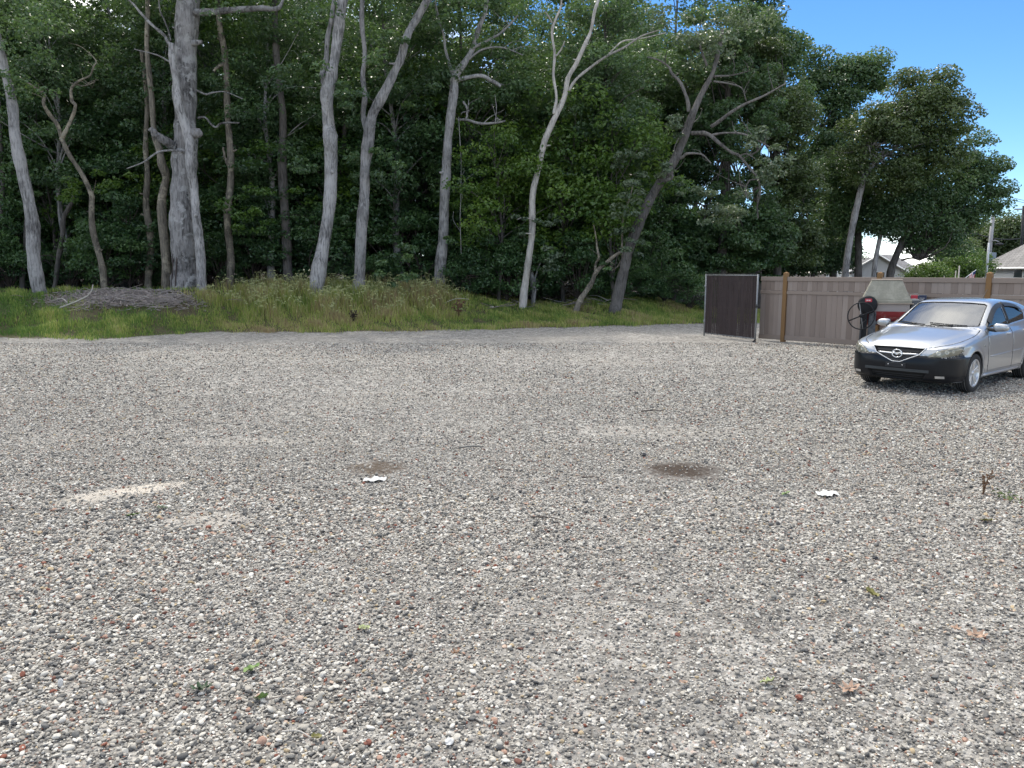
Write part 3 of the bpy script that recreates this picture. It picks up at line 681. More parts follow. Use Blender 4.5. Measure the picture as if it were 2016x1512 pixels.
front_tree('forked_oak', 'tall tree with a kinked pale reddish grey trunk forking into two close stems',
    [[(619, 590, 29), (628, 540, 28), (640, 460, 24), (646, 400, 23), (648, 330, 25), (652, 275, 26), (646, 240, 22), (643, 190, 24), (652, 150, 21), (661, 105, 18), (666, 60, 19), (673, 0, 19), (682, -80, 17)],
     [(640, 175, 14), (636, 150, 11), (641, 120, 10), (646, 70, 9), (652, 35, 9), (659, 0, 8), (665, -50, 7)]], BP, (9.5, 15.5, 4.0, 4200), clumps=[(598, 330, 42, 300), (690, 180, 48, 350, -0.5), (615, 120, 50, 350), (668, 430, 30, 160)], seed=7)
front_tree('leaning_fork_tree', 'pale tree whose smooth trunk splits low, one limb sweeping far to the side',
    [[(707, 582, 25), (709, 530, 22), (713, 450, 21), (715, 390, 20), (718, 330, 19), (726, 275, 22), (733, 230, 19), (752, 190, 18), (775, 145, 15), (792, 110, 15), (803, 72, 14), (820, 30, 15), (842, -5, 13), (870, -50, 12)],
     [(722, 262, 13), (716, 225, 10), (717, 190, 10), (715, 150, 9), (717, 110, 8), (715, 60, 9), (713, 0, 9), (712, -60, 8)]], BP, (10, 15.5, 4.0, 4200), clumps=[(762, 320, 45, 300), (690, 330, 40, 250), (790, 180, 45, 300), (745, 90, 45, 300, -0.5), (800, 505, 40, 330, -0.6), (780, 540, 36, 260, -0.6)], seed=8)
front_tree('grey_oak', 'grey brown oak with spreading dark limbs and one bare level branch, standing alone',
    [[(867, 574, 24), (867, 530, 21), (871, 470, 20), (874, 400, 19), (880, 330, 18), (884, 270, 17), (888, 220, 16), (893, 175, 17), (897, 150, 15), (915, 125, 12), (930, 95, 10), (940, 60, 9), (955, 20, 8), (965, -40, 7)],
     [(896, 150, 9), (884, 125, 6), (877, 95, 5), (872, 65, 4), (862, 30, 3), (857, 0, 3)], [(900, 158, 8), (925, 152, 7), (950, 150, 7), (970, 160, 7), (987, 170, 6)],
     [(902, 236, 5, -0.5), (920, 236, 5, -0.7), (945, 243, 5, -0.9), (975, 242, 4, -1.0), (995, 238, 3, -1.1)], [(912, 200, 4, -0.5), (920, 215, 4, -0.6), (918, 234, 4, -0.7)],
     [(930, 95, 6), (960, 80, 5), (990, 60, 4), (1020, 30, 3)], [(915, 125, 5), (945, 100, 4), (985, 92, 3), (1030, 108, 2)], [(903, 230, 1.6, -0.6), (908, 330, 1.4, -0.6), (906, 430, 1.4, -0.5), (908, 500, 1.2, -0.4)]], BP, (9, 15.5, 4.0, 4200), clumps=[(990, 110, 50, 300, 0.8), (840, 50, 45, 250, 0.8), (900, 470, 26, 130, -0.6), (905, 520, 24, 110, -0.6)], seed=9, twigs=5)
front_tree('white_forked_tree', 'bare bleached white tree with a sinuous trunk and slender forking limbs',
    [[(1030, 607, 15), (1034, 560, 14), (1041, 500, 13), (1047, 450, 12), (1049, 385, 12), (1062, 330, 11), (1072, 280, 11), (1085, 245, 11), (1097, 220, 11), (1112, 190, 9), (1119, 155, 9), (1135, 125, 8), (1150, 90, 7), (1163, 60, 6), (1170, 25, 6), (1178, 0, 5), (1185, -40, 4)],
     [(1091, 225, 7), (1095, 195, 5), (1090, 150, 5), (1092, 110, 5), (1087, 65, 5), (1095, 35, 4), (1104, 12, 3), (1107, -10, 3)], [(1087, 45, 3), (1080, 35, 2.5), (1072, 25, 2)], [(1093, 112, 3), (1104, 98, 3), (1112, 82, 2)],
     [(1120, 180, 6), (1135, 155, 5), (1165, 130, 5), (1195, 110, 4), (1230, 92, 4), (1262, 72, 3), (1300, 60, 2)], [(1195, 110, 3), (1225, 82, 3), (1262, 76, 2), (1310, 66, 2)], [(1049, 432, 3, -0.3), (1030, 428, 2, -0.4), (1018, 432, 2, -0.5)], [(1046, 460, 2, -0.3), (1030, 459, 2, -0.4)]],
    BW, clumps=[(1082, 430, 32, 260, -0.7), (1025, 470, 22, 130, -0.6), (1030, 440, 20, 110, -0.5), (1080, 505, 38, 330, -0.7)], leafm=M['leaf_grey'], leaf=0.13, seed=10)
front_tree('dead_snag', 'short broken snag and thin side stem at the foot of the white forked tree',
    [[(1050, 602, 9), (1050, 570, 9), (1047, 545, 8), (1045, 526, 8)], [(1052, 565, 4), (1054, 545, 3), (1060, 525, 3), (1066, 515, 2)]], BP, seed=11)
front_tree('leaning_broken_oak', 'large grey oak leaning over towards the fence, drooping bare limbs and a broken top',
    [[(1215, 585, 22), (1228, 530, 20), (1242, 480, 20), (1265, 425, 19), (1290, 375, 18), (1318, 330, 17), (1338, 295, 16), (1352, 260, 15), (1362, 225, 13), (1375, 195, 11), (1392, 165, 9), (1403, 145, 8), (1412, 110, 8), (1420, 60, 6)],
     [(1357, 220, 8), (1350, 190, 6), (1340, 165, 6), (1323, 145, 5), (1318, 130, 4), (1295, 120, 3), (1270, 112, 2)], [(1362, 262, 8, -0.4), (1385, 262, 8, -0.7), (1400, 268, 7, -0.9), (1420, 285, 6, -1.2), (1440, 300, 5, -1.4), (1456, 307, 5, -1.6), (1475, 330, 4, -1.8), (1492, 352, 4, -2.0), (1497, 380, 3, -2.0), (1491, 405, 3, -2.0), (1492, 430, 2, -2.0)],
     [(1400, 266, 5, -0.9), (1425, 262, 4, -1.2), (1460, 263, 4, -1.5), (1490, 275, 3, -1.8), (1515, 290, 3, -2.0)], [(1456, 307, 3, -1.6), (1470, 303, 3, -1.7), (1486, 312, 2, -1.8)], [(1492, 353, 3, -2.0), (1475, 356, 3, -2.0), (1468, 375, 2, -2.0), (1472, 392, 2, -2.0)],
     [(1400, 250, 7, -0.5), (1430, 228, 6, -0.8), (1460, 208, 5, -1.0), (1490, 195, 4, -1.2), (1520, 180, 3, -1.4), (1545, 165, 2, -1.5)], [(1340, 312, 6, -0.3), (1352, 303, 5, -0.5), (1370, 302, 4, -0.7), (1385, 306, 3, -0.9), (1400, 322, 2, -1.0)],
     [(1312, 355, 6, -0.3), (1323, 350, 5, -0.5), (1322, 338, 5, -0.5)], [(1405, 150, 4), (1440, 148, 3), (1475, 140, 2)], [(1405, 160, 4), (1440, 165, 3), (1460, 175, 2), (1468, 200, 2)], [(1392, 130, 5), (1380, 100, 4), (1376, 70, 3)],
     [(1330, 305, 3, -0.4), (1328, 290, 2, -0.5), (1340, 265, 2, -0.5), (1350, 250, 2, -0.4)]],
    M['bark_mid'], clumps=[(1235, 445, 32, 240, -0.8), (1300, 330, 30, 180, -0.7), (1345, 250, 36, 260, -0.8), (1400, 90, 60, 700), (1450, 60, 70, 800), (1350, 60, 60, 600), (1395, 405, 45, 450, -1.2), (1430, 410, 45, 450, -1.0), (1520, 330, 50, 600, -2.2), (1500, 260, 40, 300, -1.8), (1260, 480, 28, 250, -0.7), (1330, 380, 26, 130, -0.6), (1240, 380, 40, 420, -0.8), (1235, 330, 40, 400, -0.5)], leafm=M['leaf_grey'], leaf=0.15, seed=12, twigs=4)
front_tree('bent_sapling', 'thin crooked sapling bending over low between the white tree and the leaning oak',
    [[(1137, 603, 12), (1150, 580, 11), (1165, 555, 9), (1175, 535, 8), (1195, 515, 7), (1215, 500, 6), (1235, 490, 5), (1250, 478, 4)],
     [(1170, 545, 6), (1174, 520, 5), (1178, 505, 5), (1175, 485, 4), (1174, 470, 3), (1168, 440, 2)], [(1224, 495, 5), (1225, 460, 4), (1227, 430, 4), (1232, 410, 3), (1240, 390, 3), (1247, 360, 2)], [(1225, 497, 4), (1225, 510, 3), (1215, 525, 2), (1205, 533, 2)]],
    BT, clumps=[(1190, 530, 18, 110), (1160, 470, 22, 110), (1250, 475, 30, 220)], leafm=M['leaf_shrub'], leaf=0.12, seed=13, twigs=3)
front_tree('dark_oak', 'straight dark trunk between the patchy barked tree and the kinked forked tree',
    [[(572, 570, 20), (566, 500, 18), (560, 420, 17), (557, 330, 17), (556, 250, 14), (553, 195, 12), (548, 100, 11), (540, 0, 10), (535, -60, 8)]], BD, (9, 15, 3.4, 3400), seed=14, depth=31.8)
front_tree('thin_pole_tree', 'thin upright grey pole of a tree just left of the greenish kinked one',
    [[(293, 545, 13), (296, 470, 13), (292, 400, 12), (291, 340, 10), (290, 285, 9), (286, 200, 8), (282, 100, 7)]], BT, clumps=[(285, 180, 60, 500)], seed=15, depth=32.0)
front_tree('stooping_sapling', 'slim dark sapling leaning right beside the brush heap, left of the crooked trunk',
    [[(106, 565, 8), (112, 520, 9), (120, 470, 9), (126, 430, 9), (138, 400, 7), (150, 380, 4)]], BD, clumps=[(150, 385, 40, 330), (215, 370, 45, 420)], leafm=M['leaf_maple'], seed=16, depth=31.5)
front_tree('low_pole_tree', 'short thin grey stem growing close beside the pale leaning tree', [[(44, 572, 10), (48, 520, 9), (52, 450, 8), (52, 390, 6), (48, 330, 5)]], BD, clumps=[(50, 340, 40, 300)], seed=17, depth=32)
front_tree('edge_pole_tree', 'thin shaded trunk left of the pale leaning tree', [[(-2, 560, 9), (0, 480, 9), (2, 400, 8), (3, 330, 7), (0, 200, 6)]], BD, clumps=[(5, 300, 50, 400)], seed=18, depth=33)
front_tree('twin_dark_tree', 'dark trunk seen between the forked reddish tree and the sweeping pale tree', [[(688, 565, 17), (684, 520, 15), (680, 470, 14), (676, 420, 12), (676, 330, 10), (680, 220, 9)]], BD, clumps=[(670, 410, 40, 330), (690, 220, 60, 500)], seed=19, depth=34)

# ---------------------------------------------------------------- trees to the right, behind the fence
def col_tree(name, label, trunk, Y, crowns, mat, leafm, leaf, seed, stems=(), n=9000, flat=0.5, group=None):
    """crowns: (u, v, ru, rv) ellipses in the picture; they become clumps in depth as well"""
    rg = np.random.default_rng(900 + seed); base = px(*trunk[0][:2], Y); base[2] = 0.0; org = base.copy(); e = empty(name, tuple(base))
    for i, st in enumerate([trunk] + list(stems)):
        P = np.array([px(q[0], q[1], Y + (q[3] if len(q) > 3 else 0)) for q in st]) - org; Rd = np.array([q[2] * Y / F / 2 for q in st])
        if i == 0: P = np.vstack(((P[0][0], P[0][1], -0.3), P)); Rd = np.concatenate(([Rd[0] * 1.2], Rd))
        b = MB(); pts = crom(P, 5); b.tube(pts, np.maximum(crom(Rd[:, None], 5)[:, 0], 0.01), 10, jit=0.04, rg=rg); b.build('trunk' if i == 0 else 'limb', mat, e, True)
    C, Rr = [], []; area = sum(c[2] * c[3] for c in crowns)
    for (u, v, ru, rv) in crowns:
        k = max(8, int(190 * ru * rv / area)); c0 = px(u, v, Y) - org; rx, rz = ru * Y / F, rv * Y / F
        for _ in range(k):
            d = rg.normal(size=3); d /= np.linalg.norm(d); q = rg.uniform(0, 1) ** 0.4; C.append(c0 + d * q * np.array((rx, rx * 0.85, rz)) * 0.88); Rr.append(rg.uniform(0.5, 1.0) * Y / 42)
    Rr = np.array(Rr); K = np.maximum(15, Rr ** 2 / np.sum(Rr ** 2) * n * 3.0).astype(int)
    V, Fc, T = clump_leaves(C, Rr, K, leaf, flat, rg, 0.5)
    b = MB()
    for i in range(0, len(C), 3):
        st = pts[int(len(pts) * rg.uniform(0.55, 0.99))] if True else None; tg = C[i]
        if np.linalg.norm(tg - st) < 7: b.tube(crom([st, (st + tg) / 2 + rg.normal(size=3) * 0.2, tg], 3), np.linspace(0.05, 0.012, 7), 4, cap=False)
    if b.v: b.build('branches', mat, e, True)
    link('crown', mk_mesh(name + '_crown', V, Fc, attr={'tint': T}), leafm, e)
    return tag(e, label, 'tree', group)
LO, LG, LZ, LM = M['leaf_oak'], M['leaf_grey'], M['leaf_bronze'], M['leaf_maple']
col_tree('dense_oak', 'dense dark oak leafy right down to the open gate', [(1420, 545, 18), (1425, 440, 16), (1430, 300, 12), (1435, 150, 8)], 36, [(1430, 420, 110, 110), (1440, 250, 130, 110), (1430, 90, 120, 90), (1480, 470, 80, 70), (1360, 500, 60, 60)], BD, LO, 0.165, 1, n=16000)
col_tree('sunny_oak', 'yellow green edged oak standing behind the first fence post', [(1530, 545, 15), (1535, 440, 13), (1530, 320, 10), (1520, 200, 7)], 38, [(1545, 450, 75, 75), (1545, 340, 75, 70), (1530, 230, 85, 75), (1490, 110, 60, 60), (1590, 480, 42, 48)], BD, LZ, 0.165, 2, n=13000)
col_tree('tall_oak', 'tallest oak at the sky line, rounded dark top above the yellow green oak', [(1490, 545, 18), (1490, 380, 15), (1488, 200, 11), (1480, 40, 8)], 43, [(1480, 70, 62, 85), (1440, 150, 90, 90), (1460, -60, 70, 70), (1510, 130, 50, 45), (1548, 90, 30, 50), (1565, 210, 50, 60)], BD, LO, 0.18, 3, n=13000)
col_tree('far_oak', 'leafy tree in the dip between the tall oak and the broad tree', [(1640, 545, 14), (1640, 400, 12), (1640, 250, 9), (1640, 170, 6)], 50, [(1600, 135, 32, 52), (1640, 190, 60, 60), (1650, 135, 26, 34), (1695, 125, 40, 30), (1725, 165, 28, 24), (1640, 300, 70, 80), (1590, 350, 55, 90), (1620, 440, 55, 70)], BD, LO, 0.19, 4, n=13000)
col_tree('broad_tree', 'broad spreading tree with a forked grey trunk and layered dull green crown behind the fence', [(1664, 545, 13), (1672, 480, 12), (1684, 420, 12), (1697, 365, 11), (1704, 345, 10), (1725, 318, 8), (1760, 295, 6), (1778, 265, 4)], 40,
    [(1720, 240, 68, 55), (1790, 180, 62, 45), (1830, 230, 65, 70), (1770, 260, 80, 60), (1690, 300, 50, 50), (1850, 170, 45, 38), (1800, 330, 90, 50), (1880, 240, 40, 60), (1750, 340, 70, 45), (1850, 300, 60, 50)], BP, LZ, 0.155, 5, [[(1702, 350, 7), (1696, 335, 5), (1694, 322, 5), (1704, 300, 4), (1700, 275, 3)]], n=13000)
col_tree('shade_tree', 'dark low branched tree whose boughs droop towards the far bushes behind the fence', [(1752, 545, 15), (1762, 510, 13), (1775, 478, 11), (1788, 450, 9), (1800, 410, 7), (1815, 380, 5)], 42,
    [(1850, 350, 80, 60), (1910, 300, 40, 50), (1920, 350, 40, 50), (1965, 365, 34, 20), (1870, 430, 80, 55), (1900, 400, 40, 45), (1840, 480, 60, 28), (1950, 330, 30, 22), (1945, 405, 20, 25), (1800, 440, 60, 40), (1830, 400, 70, 45)], BD, LO, 0.15, 6, [[(1766, 505, 6), (1790, 470, 5), (1815, 430, 4), (1850, 400, 3)], [(1775, 512, 4), (1795, 508, 3), (1810, 512, 2)]], n=11000)
col_tree('thick_dark_tree', 'thick straight dark trunk rising behind the middle of the fence', [(1689, 545, 14), (1690, 500, 13), (1690, 450, 13), (1692, 400, 11), (1694, 350, 9), (1700, 290, 6)], 43, [(1690, 380, 60, 45), (1650, 420, 50, 50), (1720, 420, 45, 35), (1670, 330, 60, 40)], BD, LO, 0.16, 7, n=5500)
col_tree('slanting_tree', 'slim grey trunk slanting right beneath the broad tree behind the fence', [(1720, 545, 9), (1724, 510, 9), (1732, 470, 8), (1738, 445, 8), (1755, 425, 7), (1775, 400, 5), (1800, 375, 4)], 41, [(1770, 410, 50, 36), (1740, 440, 36, 26), (1800, 380, 40, 36)], BP, LO, 0.15, 8, n=4200)
col_tree('leaning_bank_tree', 'leafy tree beside the leaning oak, behind the grass bank', [(1325, 560, 14), (1325, 450, 12), (1320, 320, 9), (1310, 200, 6)], 39, [(1320, 480, 75, 70), (1310, 330, 80, 80), (1330, 180, 90, 80), (1380, 260, 70, 80)], BD, LO, 0.165, 9, n=12000)
col_tree('low_fence_tree', 'low leafy tree filling the gap under the oaks behind the fence', [(1600, 545, 8), (1602, 510, 7), (1604, 470, 5)], 44, [(1600, 500, 50, 38), (1645, 500, 36, 36), (1555, 505, 45, 34)], BD, LO, 0.15, 10, n=5000)
col_tree('hedge_tree', 'low dark tree behind the gate, under the dense oaks', [(1450, 545, 6), (1452, 500, 5), (1454, 480, 4)], 47, [(1450, 505, 70, 40), (1390, 500, 60, 44), (1510, 510, 50, 34)], BD, LO, 0.17, 11, n=5000)
col_tree('hedge_tree', 'low dark tree behind the first orange post, in front of the far oak', [(1580, 545, 6), (1582, 500, 5), (1584, 480, 4)], 56, [(1580, 500, 60, 44), (1640, 490, 50, 50), (1530, 505, 50, 40)], BD, LO, 0.19, 12, n=5000)
for i, (u, v, ru, rv, Y) in enumerate(((1925, 460, 55, 28, 110), (1985, 450, 45, 30, 105), (2060, 440, 60, 40, 108), (1880, 490, 40, 26, 100), (2140, 440, 70, 50, 105))):
    col_tree('distant_tree', 'hazy distant tree beyond the white house and the poles', [(u, 545, 5), (u, 500, 4), (u, 470, 3)], Y, [(u, v, ru, rv), (u + ru * 0.4, v + 30, ru * 0.8, rv)], BD, LZ, 0.34, 20 + i, n=3600, group='distant trees beyond the house')
for i, (u, v, ru, rv, Y) in enumerate(((1880, 520, 48, 20, 48), (1908, 514, 34, 22, 50), (1830, 535, 36, 10, 46))):
    col_tree('garden_bush', ('bright green bush behind the fence, left of the flag', 'bright green bush behind the fence and the flag', 'low bright green bush behind the fence, over the roof of the car')[i], [(u, 548, 3), (u, 535, 3), (u, 525, 2)], Y, [(u, v, ru, rv), (u, v + 12, ru * 1.1, rv * 0.8)], BD, LM, 0.13, 30 + i, n=3000, group='garden bushes behind the fence')['category'] = 'bush'
# ---------------------------------------------------------------- fence
def woodmat(name, a, b_, c3, rough=0.8):
    m = NT(name); mp = m.n('ShaderNodeMapping'); tcn = m.n('ShaderNodeTexCoord'); m.t.links.new(tcn.outputs['Object'], mp.inputs[0]); mp.inputs['Scale'].default_value = (1, 1, 0.012)
    r = m.attr('tone').outputs['Fac']; off = m.n('ShaderNodeCombineXYZ'); m.set(off.inputs[0], m.math('MULTIPLY', r, 30.0)); m.set(off.inputs[1], m.math('MULTIPLY', r, 11.0)); m.set(off.inputs[2], m.math('MULTIPLY', r, 7.0)); m.t.links.new(off.outputs[0], mp.inputs['Location'])
    g = m.noise(mp.outputs[0], 30, 3, 0.5, 0.0); f = m.math('ADD', m.math('MULTIPLY', g, 0.35), m.math('MULTIPLY', r, 0.55))
    c = m.ramp(f, [(0.28, a), (0.55, b_), (0.85, c3)]); st = m.noise(m.pos(), 1.8, 4, 0.6)
    c = m.mix(m.ramp(st, [(0.5, 0.0), (0.85, 0.22)]), c, [x * 0.8 for x in a])
    return m.done(m.pbr(c, rough, spec=0.25))
M['board'] = woodmat('weathered fence board', (0.228, 0.184, 0.160), (0.283, 0.233, 0.206), (0.345, 0.295, 0.266))
M['rail'] = woodmat('weathered fence rail', (0.262, 0.214, 0.184), (0.305, 0.252, 0.222), (0.345, 0.292, 0.26))
M['post'] = woodmat('new orange brown fence post', (0.22, 0.13, 0.06), (0.31, 0.19, 0.09), (0.38, 0.245, 0.13))
FD = np.array((0.657, -0.754, 0.0)); FN = np.array((-0.754, -0.657, 0.0))            # along the fence; its face turned to the lot
FAX = np.array((FD, FN, (0, 0, 1.0))); F0 = np.array((7.02, 21.98, 0.0))
fence = empty('wooden_fence', tuple(F0)); tag(fence, 'weathered grey brown board fence with orange posts behind the silver car', 'fence')
frz = math.atan2(FD[1], FD[0]); fence.rotation_euler = (0, 0, frz)
posts = [0.80, 3.35, 5.80, 8.25, 10.70]; secs = [(0.0, 0.80)] + list(zip(posts[:-1], posts[1:]))
def shared_box(d, ch, tone):
    b = MB(); b.box((0, 0, 0), d, ch=ch); me = mk_mesh('board', b.v, b.f, attr={'tone': np.full(len(b.v), tone)}); me.materials.append(M['board']); return me
tones = np.linspace(0.08, 0.98, 9)
lowb = [shared_box((0.1435, 0.022, 1.235), 0.004, t) for t in tones]; upb = [shared_box((0.1435, 0.022, 0.28), 0.004, t) for t in tones]
for (s0, s1) in secs:
    n = max(1, round((s1 - s0 - 0.12) / 0.145)); a, b2 = s0 + 0.06, s1 - 0.06; w = (b2 - a) / n
    for i in range(n):
        x = a + (i + 0.5) * w; dy = rng.normal(0, 0.0025); tl = rng.normal(0, 0.002)
        for mset, zc in ((lowb, 0.70), (upb, 1.555)):
            o = link('board', mset[int(rng.integers(9))], None, fence); o.location = (x, dy, zc + rng.normal(0, 0.002)); o.scale = (w / 0.145, 1, 1); o.rotation_euler = (rng.normal(0, 0.004), tl, 0)
    for (zc, hh, dd) in ((1.735, 0.115, 0.07), (1.365, 0.09, 0.065), (0.115, 0.13, 0.06)):
        b = MB(); b.box(((s0 + s1) / 2, -0.004, zc), (s1 - s0 - 0.105, dd, hh), ch=0.005); b.build('rail', M['rail'], fence)
for s in posts:
    b = MB(); b.box((s, -0.002, 0.92), (0.115, 0.125, 1.96), ch=0.008); b.lathe([(0.075, 1.9), (0.06, 1.905), (0.0, 1.93)], (s, -0.002, 0), n=4); b.build('post', M['post'], fence)

# ---------------------------------------------------------------- gate of brown slats swung open
GA, GB = np.array((5.86, 23.45, 0.0)), np.array((6.76, 21.35, 0.0)); GL = float(np.linalg.norm(GB - GA)); grz = math.atan2(*(GB - GA)[1::-1])
gate = empty('slatted_gate', tuple(GA), grz); tag(gate, 'dark brown slatted chain link gate in a grey pipe frame, standing open', 'gate')
M['pipe'] = plain('galvanised pipe', (0.24, 0.25, 0.26), 0.5, 0.4, scale=12); M['slat'] = plain('brown plastic slat', (0.040, 0.026, 0.026), 0.7, var=0.35, scale=3)
M['iron'] = plain('dark iron', (0.05, 0.05, 0.052), 0.55, 0.5, scale=10); M['wire'] = plain('chain link wire', (0.09, 0.08, 0.08), 0.6, 0.2)
for (p, q, nm) in (((0, 0, 0.0), (0, 0, 1.86), 'frame_post'), ((GL, 0, 0.0), (GL, 0, 1.86), 'frame_post'), ((0, 0, 1.83), (GL, 0, 1.83), 'frame_rail'), ((0, 0, 0.09), (GL, 0, 0.09), 'frame_rail')):
    b = MB(); b.tube(np.linspace(p, q, 3), 0.024 if nm == 'frame_post' else 0.015, 12); b.build(nm, M['pipe'], gate, True)
ns = 58; b = MB()
for i in range(ns):
    x = 0.045 + (GL - 0.09) * (i + 0.5) / ns; t = rng.normal(0, 0.13); ax = np.array(((math.cos(t), math.sin(t), 0), (-math.sin(t), math.cos(t), 0), (0, 0, 1)))
    b.box((x, -0.008 + 0.005 * (i % 2) + rng.normal(0, 0.0015), 0.94 + rng.normal(0, 0.008)), (0.0385, 0.004, 1.74), ax)
tag(b.build('slats', M['slat'], gate), kind='stuff')
b = MB()
for i in range(int(GL / 0.06)):                                          # diamond mesh in front of and behind the slats
    for sg, yo in ((1, -0.016), (-1, 0.008)):
        for k in range(2):
            x0 = 0.03 + i * 0.06; z0 = 0.08 + k * 0.0; pts = [(x0 + sg * 0.0, yo, 0.08)]; z = 0.08; j = 0
            while z < 1.84: z += 0.06; j += 1; pts.append((x0 + (0.03 if j % 2 else 0) * sg, yo, z))
            if k == 0: b.tube(pts, 0.0021, 3, cap=False)
    b.tube([(0.03 + i * 0.06, -0.004, 1.83), (0.04 + i * 0.06, -0.004, 1.90)], 0.004, 3)
tag(b.build('chain_link', M['wire'], gate), kind='stuff')
b = MB(); b.box((GL + 0.05, -0.01, 0.98), (0.13, 0.03, 0.035), ch=0.006); b.tube([(GL + 0.02, -0.03, 0.93), (GL + 0.02, -0.03, 1.04)], 0.012, 8); b.build('latch', M['iron'], gate)
b = MB(); b.tube([(GL, 0.0, 0.06), (GL + 0.05, -0.08, 0.03), (GL + 0.09, -0.14, 0.02)], 0.025, 8); b.build('drop_rod', M['iron'], gate, True)
for x, z in ((0, 0.45), (0, 1.5)):
    b = MB(); b.lathe([(0.038, -0.03), (0.042, -0.02), (0.042, 0.02), (0.038, 0.03)], (x, 0, z), n=12); b.box((x, 0.05, z), (0.03, 0.06, 0.05), ch=0.004); b.build('hinge', M['pipe'], gate, True)

# ---------------------------------------------------------------- mortar mixer by the fence
MX = px(1741, 640, 18.3); mix = empty('mortar_mixer', (MX[0], 18.3, 0.0), R(-24)); tag(mix, 'old mortar mixer with beige hood, red drum, black handwheel, between car and fence', 'mixer')
def dull(name, base, dirtc, amt=0.55, rough=0.75, metal=0.0):
    m = NT(name); p = m.coord(); n = m.noise(p, 5, 6, 0.7, 0.5); n2 = m.noise(p, 26, 4, 0.7)
    c = m.mix(m.ramp(m.math('ADD', m.math('MULTIPLY', n, 0.75), m.math('MULTIPLY', n2, 0.3)), [(amt - 0.06, 0.0), (amt + 0.08, 1.0)]), base, dirtc)
    return m.done(m.pbr(c, rough, metal, m.bump(n2, 0.3, 0.006)))
M['hood_beige'] = dull('mortar stained beige sheet', (0.25, 0.24, 0.195), (0.33, 0.315, 0.26)); M['drum_red'] = dull('chipped red drum', (0.19, 0.016, 0.018), (0.24, 0.17, 0.155), 0.6)
M['drum_grey'] = dull('mortar crusted drum', (0.30, 0.27, 0.26), (0.30, 0.06, 0.055), 0.66); M['black_paint'] = plain('worn black paint', (0.010, 0.011, 0.014), 0.55, 0.0, var=0.5, spec=0.3); M['steel_blue'] = dull('dusty blue black steel', (0.06, 0.07, 0.085), (0.13, 0.14, 0.15))
M['red_label'] = plain('red sticker', (0.45, 0.03, 0.05), 0.4, var=0.1); M['white_ink'] = plain('white lettering', (0.75, 0.74, 0.72), 0.5, var=0.1); M['rim_tan'] = plain('worn tan edge', (0.36, 0.30, 0.25), 0.7)
S = 18.3 / F                                                             # metres per photo pixel at the mixer
def mxp(u, v): return (u - 1741) * S, px(u, v, 18.3)[2]
# hood: a four sided box with sloping ends
zt, zb, zm = mxp(0, 551)[1], mxp(0, 590)[1], mxp(0, 593)[1]
def frust(z0, x0, x1, d0, z1, X0, X1, d1):
    return [(x0, -d0, z0), (x1, -d0, z0), (x1, d0, z0), (x0, d0, z0), (X0, -d1, z1), (X1, -d1, z1), (X1, d1, z1), (X0, d1, z1)], [(0, 1, 5, 4), (1, 2, 6, 5), (2, 3, 7, 6), (3, 0, 4, 7), (4, 5, 6, 7), (3, 2, 1, 0)]
b = MB(); b.add(*frust(zb, mxp(1697, 0)[0], mxp(1783, 0)[0], 0.44, zt, mxp(1713, 0)[0], mxp(1766, 0)[0], 0.26)); o = b.build('hood', M['hood_beige'], mix); bv = o.modifiers.new('b', 'BEVEL'); bv.width = 0.02; bv.segments = 2
b = MB(); b.box(((mxp(1740, 0)[0]), -0.0, zt + 0.006), (0.66, 0.55, 0.025), ch=0.006); b.build('hood_lip', M['rim_tan'], o)
b = MB(); b.box((mxp(1740, 0)[0], 0, zb - 0.03), (1.07, 0.94, 0.07), ch=0.01); b.build('rim', M['hood_beige'], mix)
b = MB(); b.box((mxp(1741, 0)[0], 0, zb - 0.072), (1.13, 0.98, 0.016), ch=0.004); b.build('rim_flange', M['rim_tan'], mix)
zr, zr0 = mxp(0, 612)[1], mxp(0, 626)[1]
ax = np.array(((0, 1, 0), (0, 0, 1), (1, 0, 0.0)))                        # lathe axis along x
b = MB()                                                                 # trough: half round drum
prof = []
for k in range(13):
    t = math.pi * k / 12; prof.append((-math.cos(t) * 0.43, -math.sin(t) * 0.34))
top = [(-0.43, zb - 0.08 - zr), (0.43, zb - 0.08 - zr)]
poly = [(mxp(1697, 0)[0], y, zr + z) for (y, z) in [top[0]] + prof + [top[1]]]
b.prism(poly, None, (1.02, 0, 0)); b.build('drum', M['drum_grey'], mix)
b = MB(); b.prism([(mxp(1700, 0)[0], y * 1.03, zr + z * 1.03 + 0.005) for (y, z) in prof], None, (0.98, 0, 0)); b.build('drum_shell', M['drum_red'], mix)
b = MB(); b.box((mxp(1783, 0)[0] + 0.1, -0.02, zb - 0.19), (0.20, 0.8, 0.42), ch=0.02); b.build('end_housing', M['steel_blue'], mix)
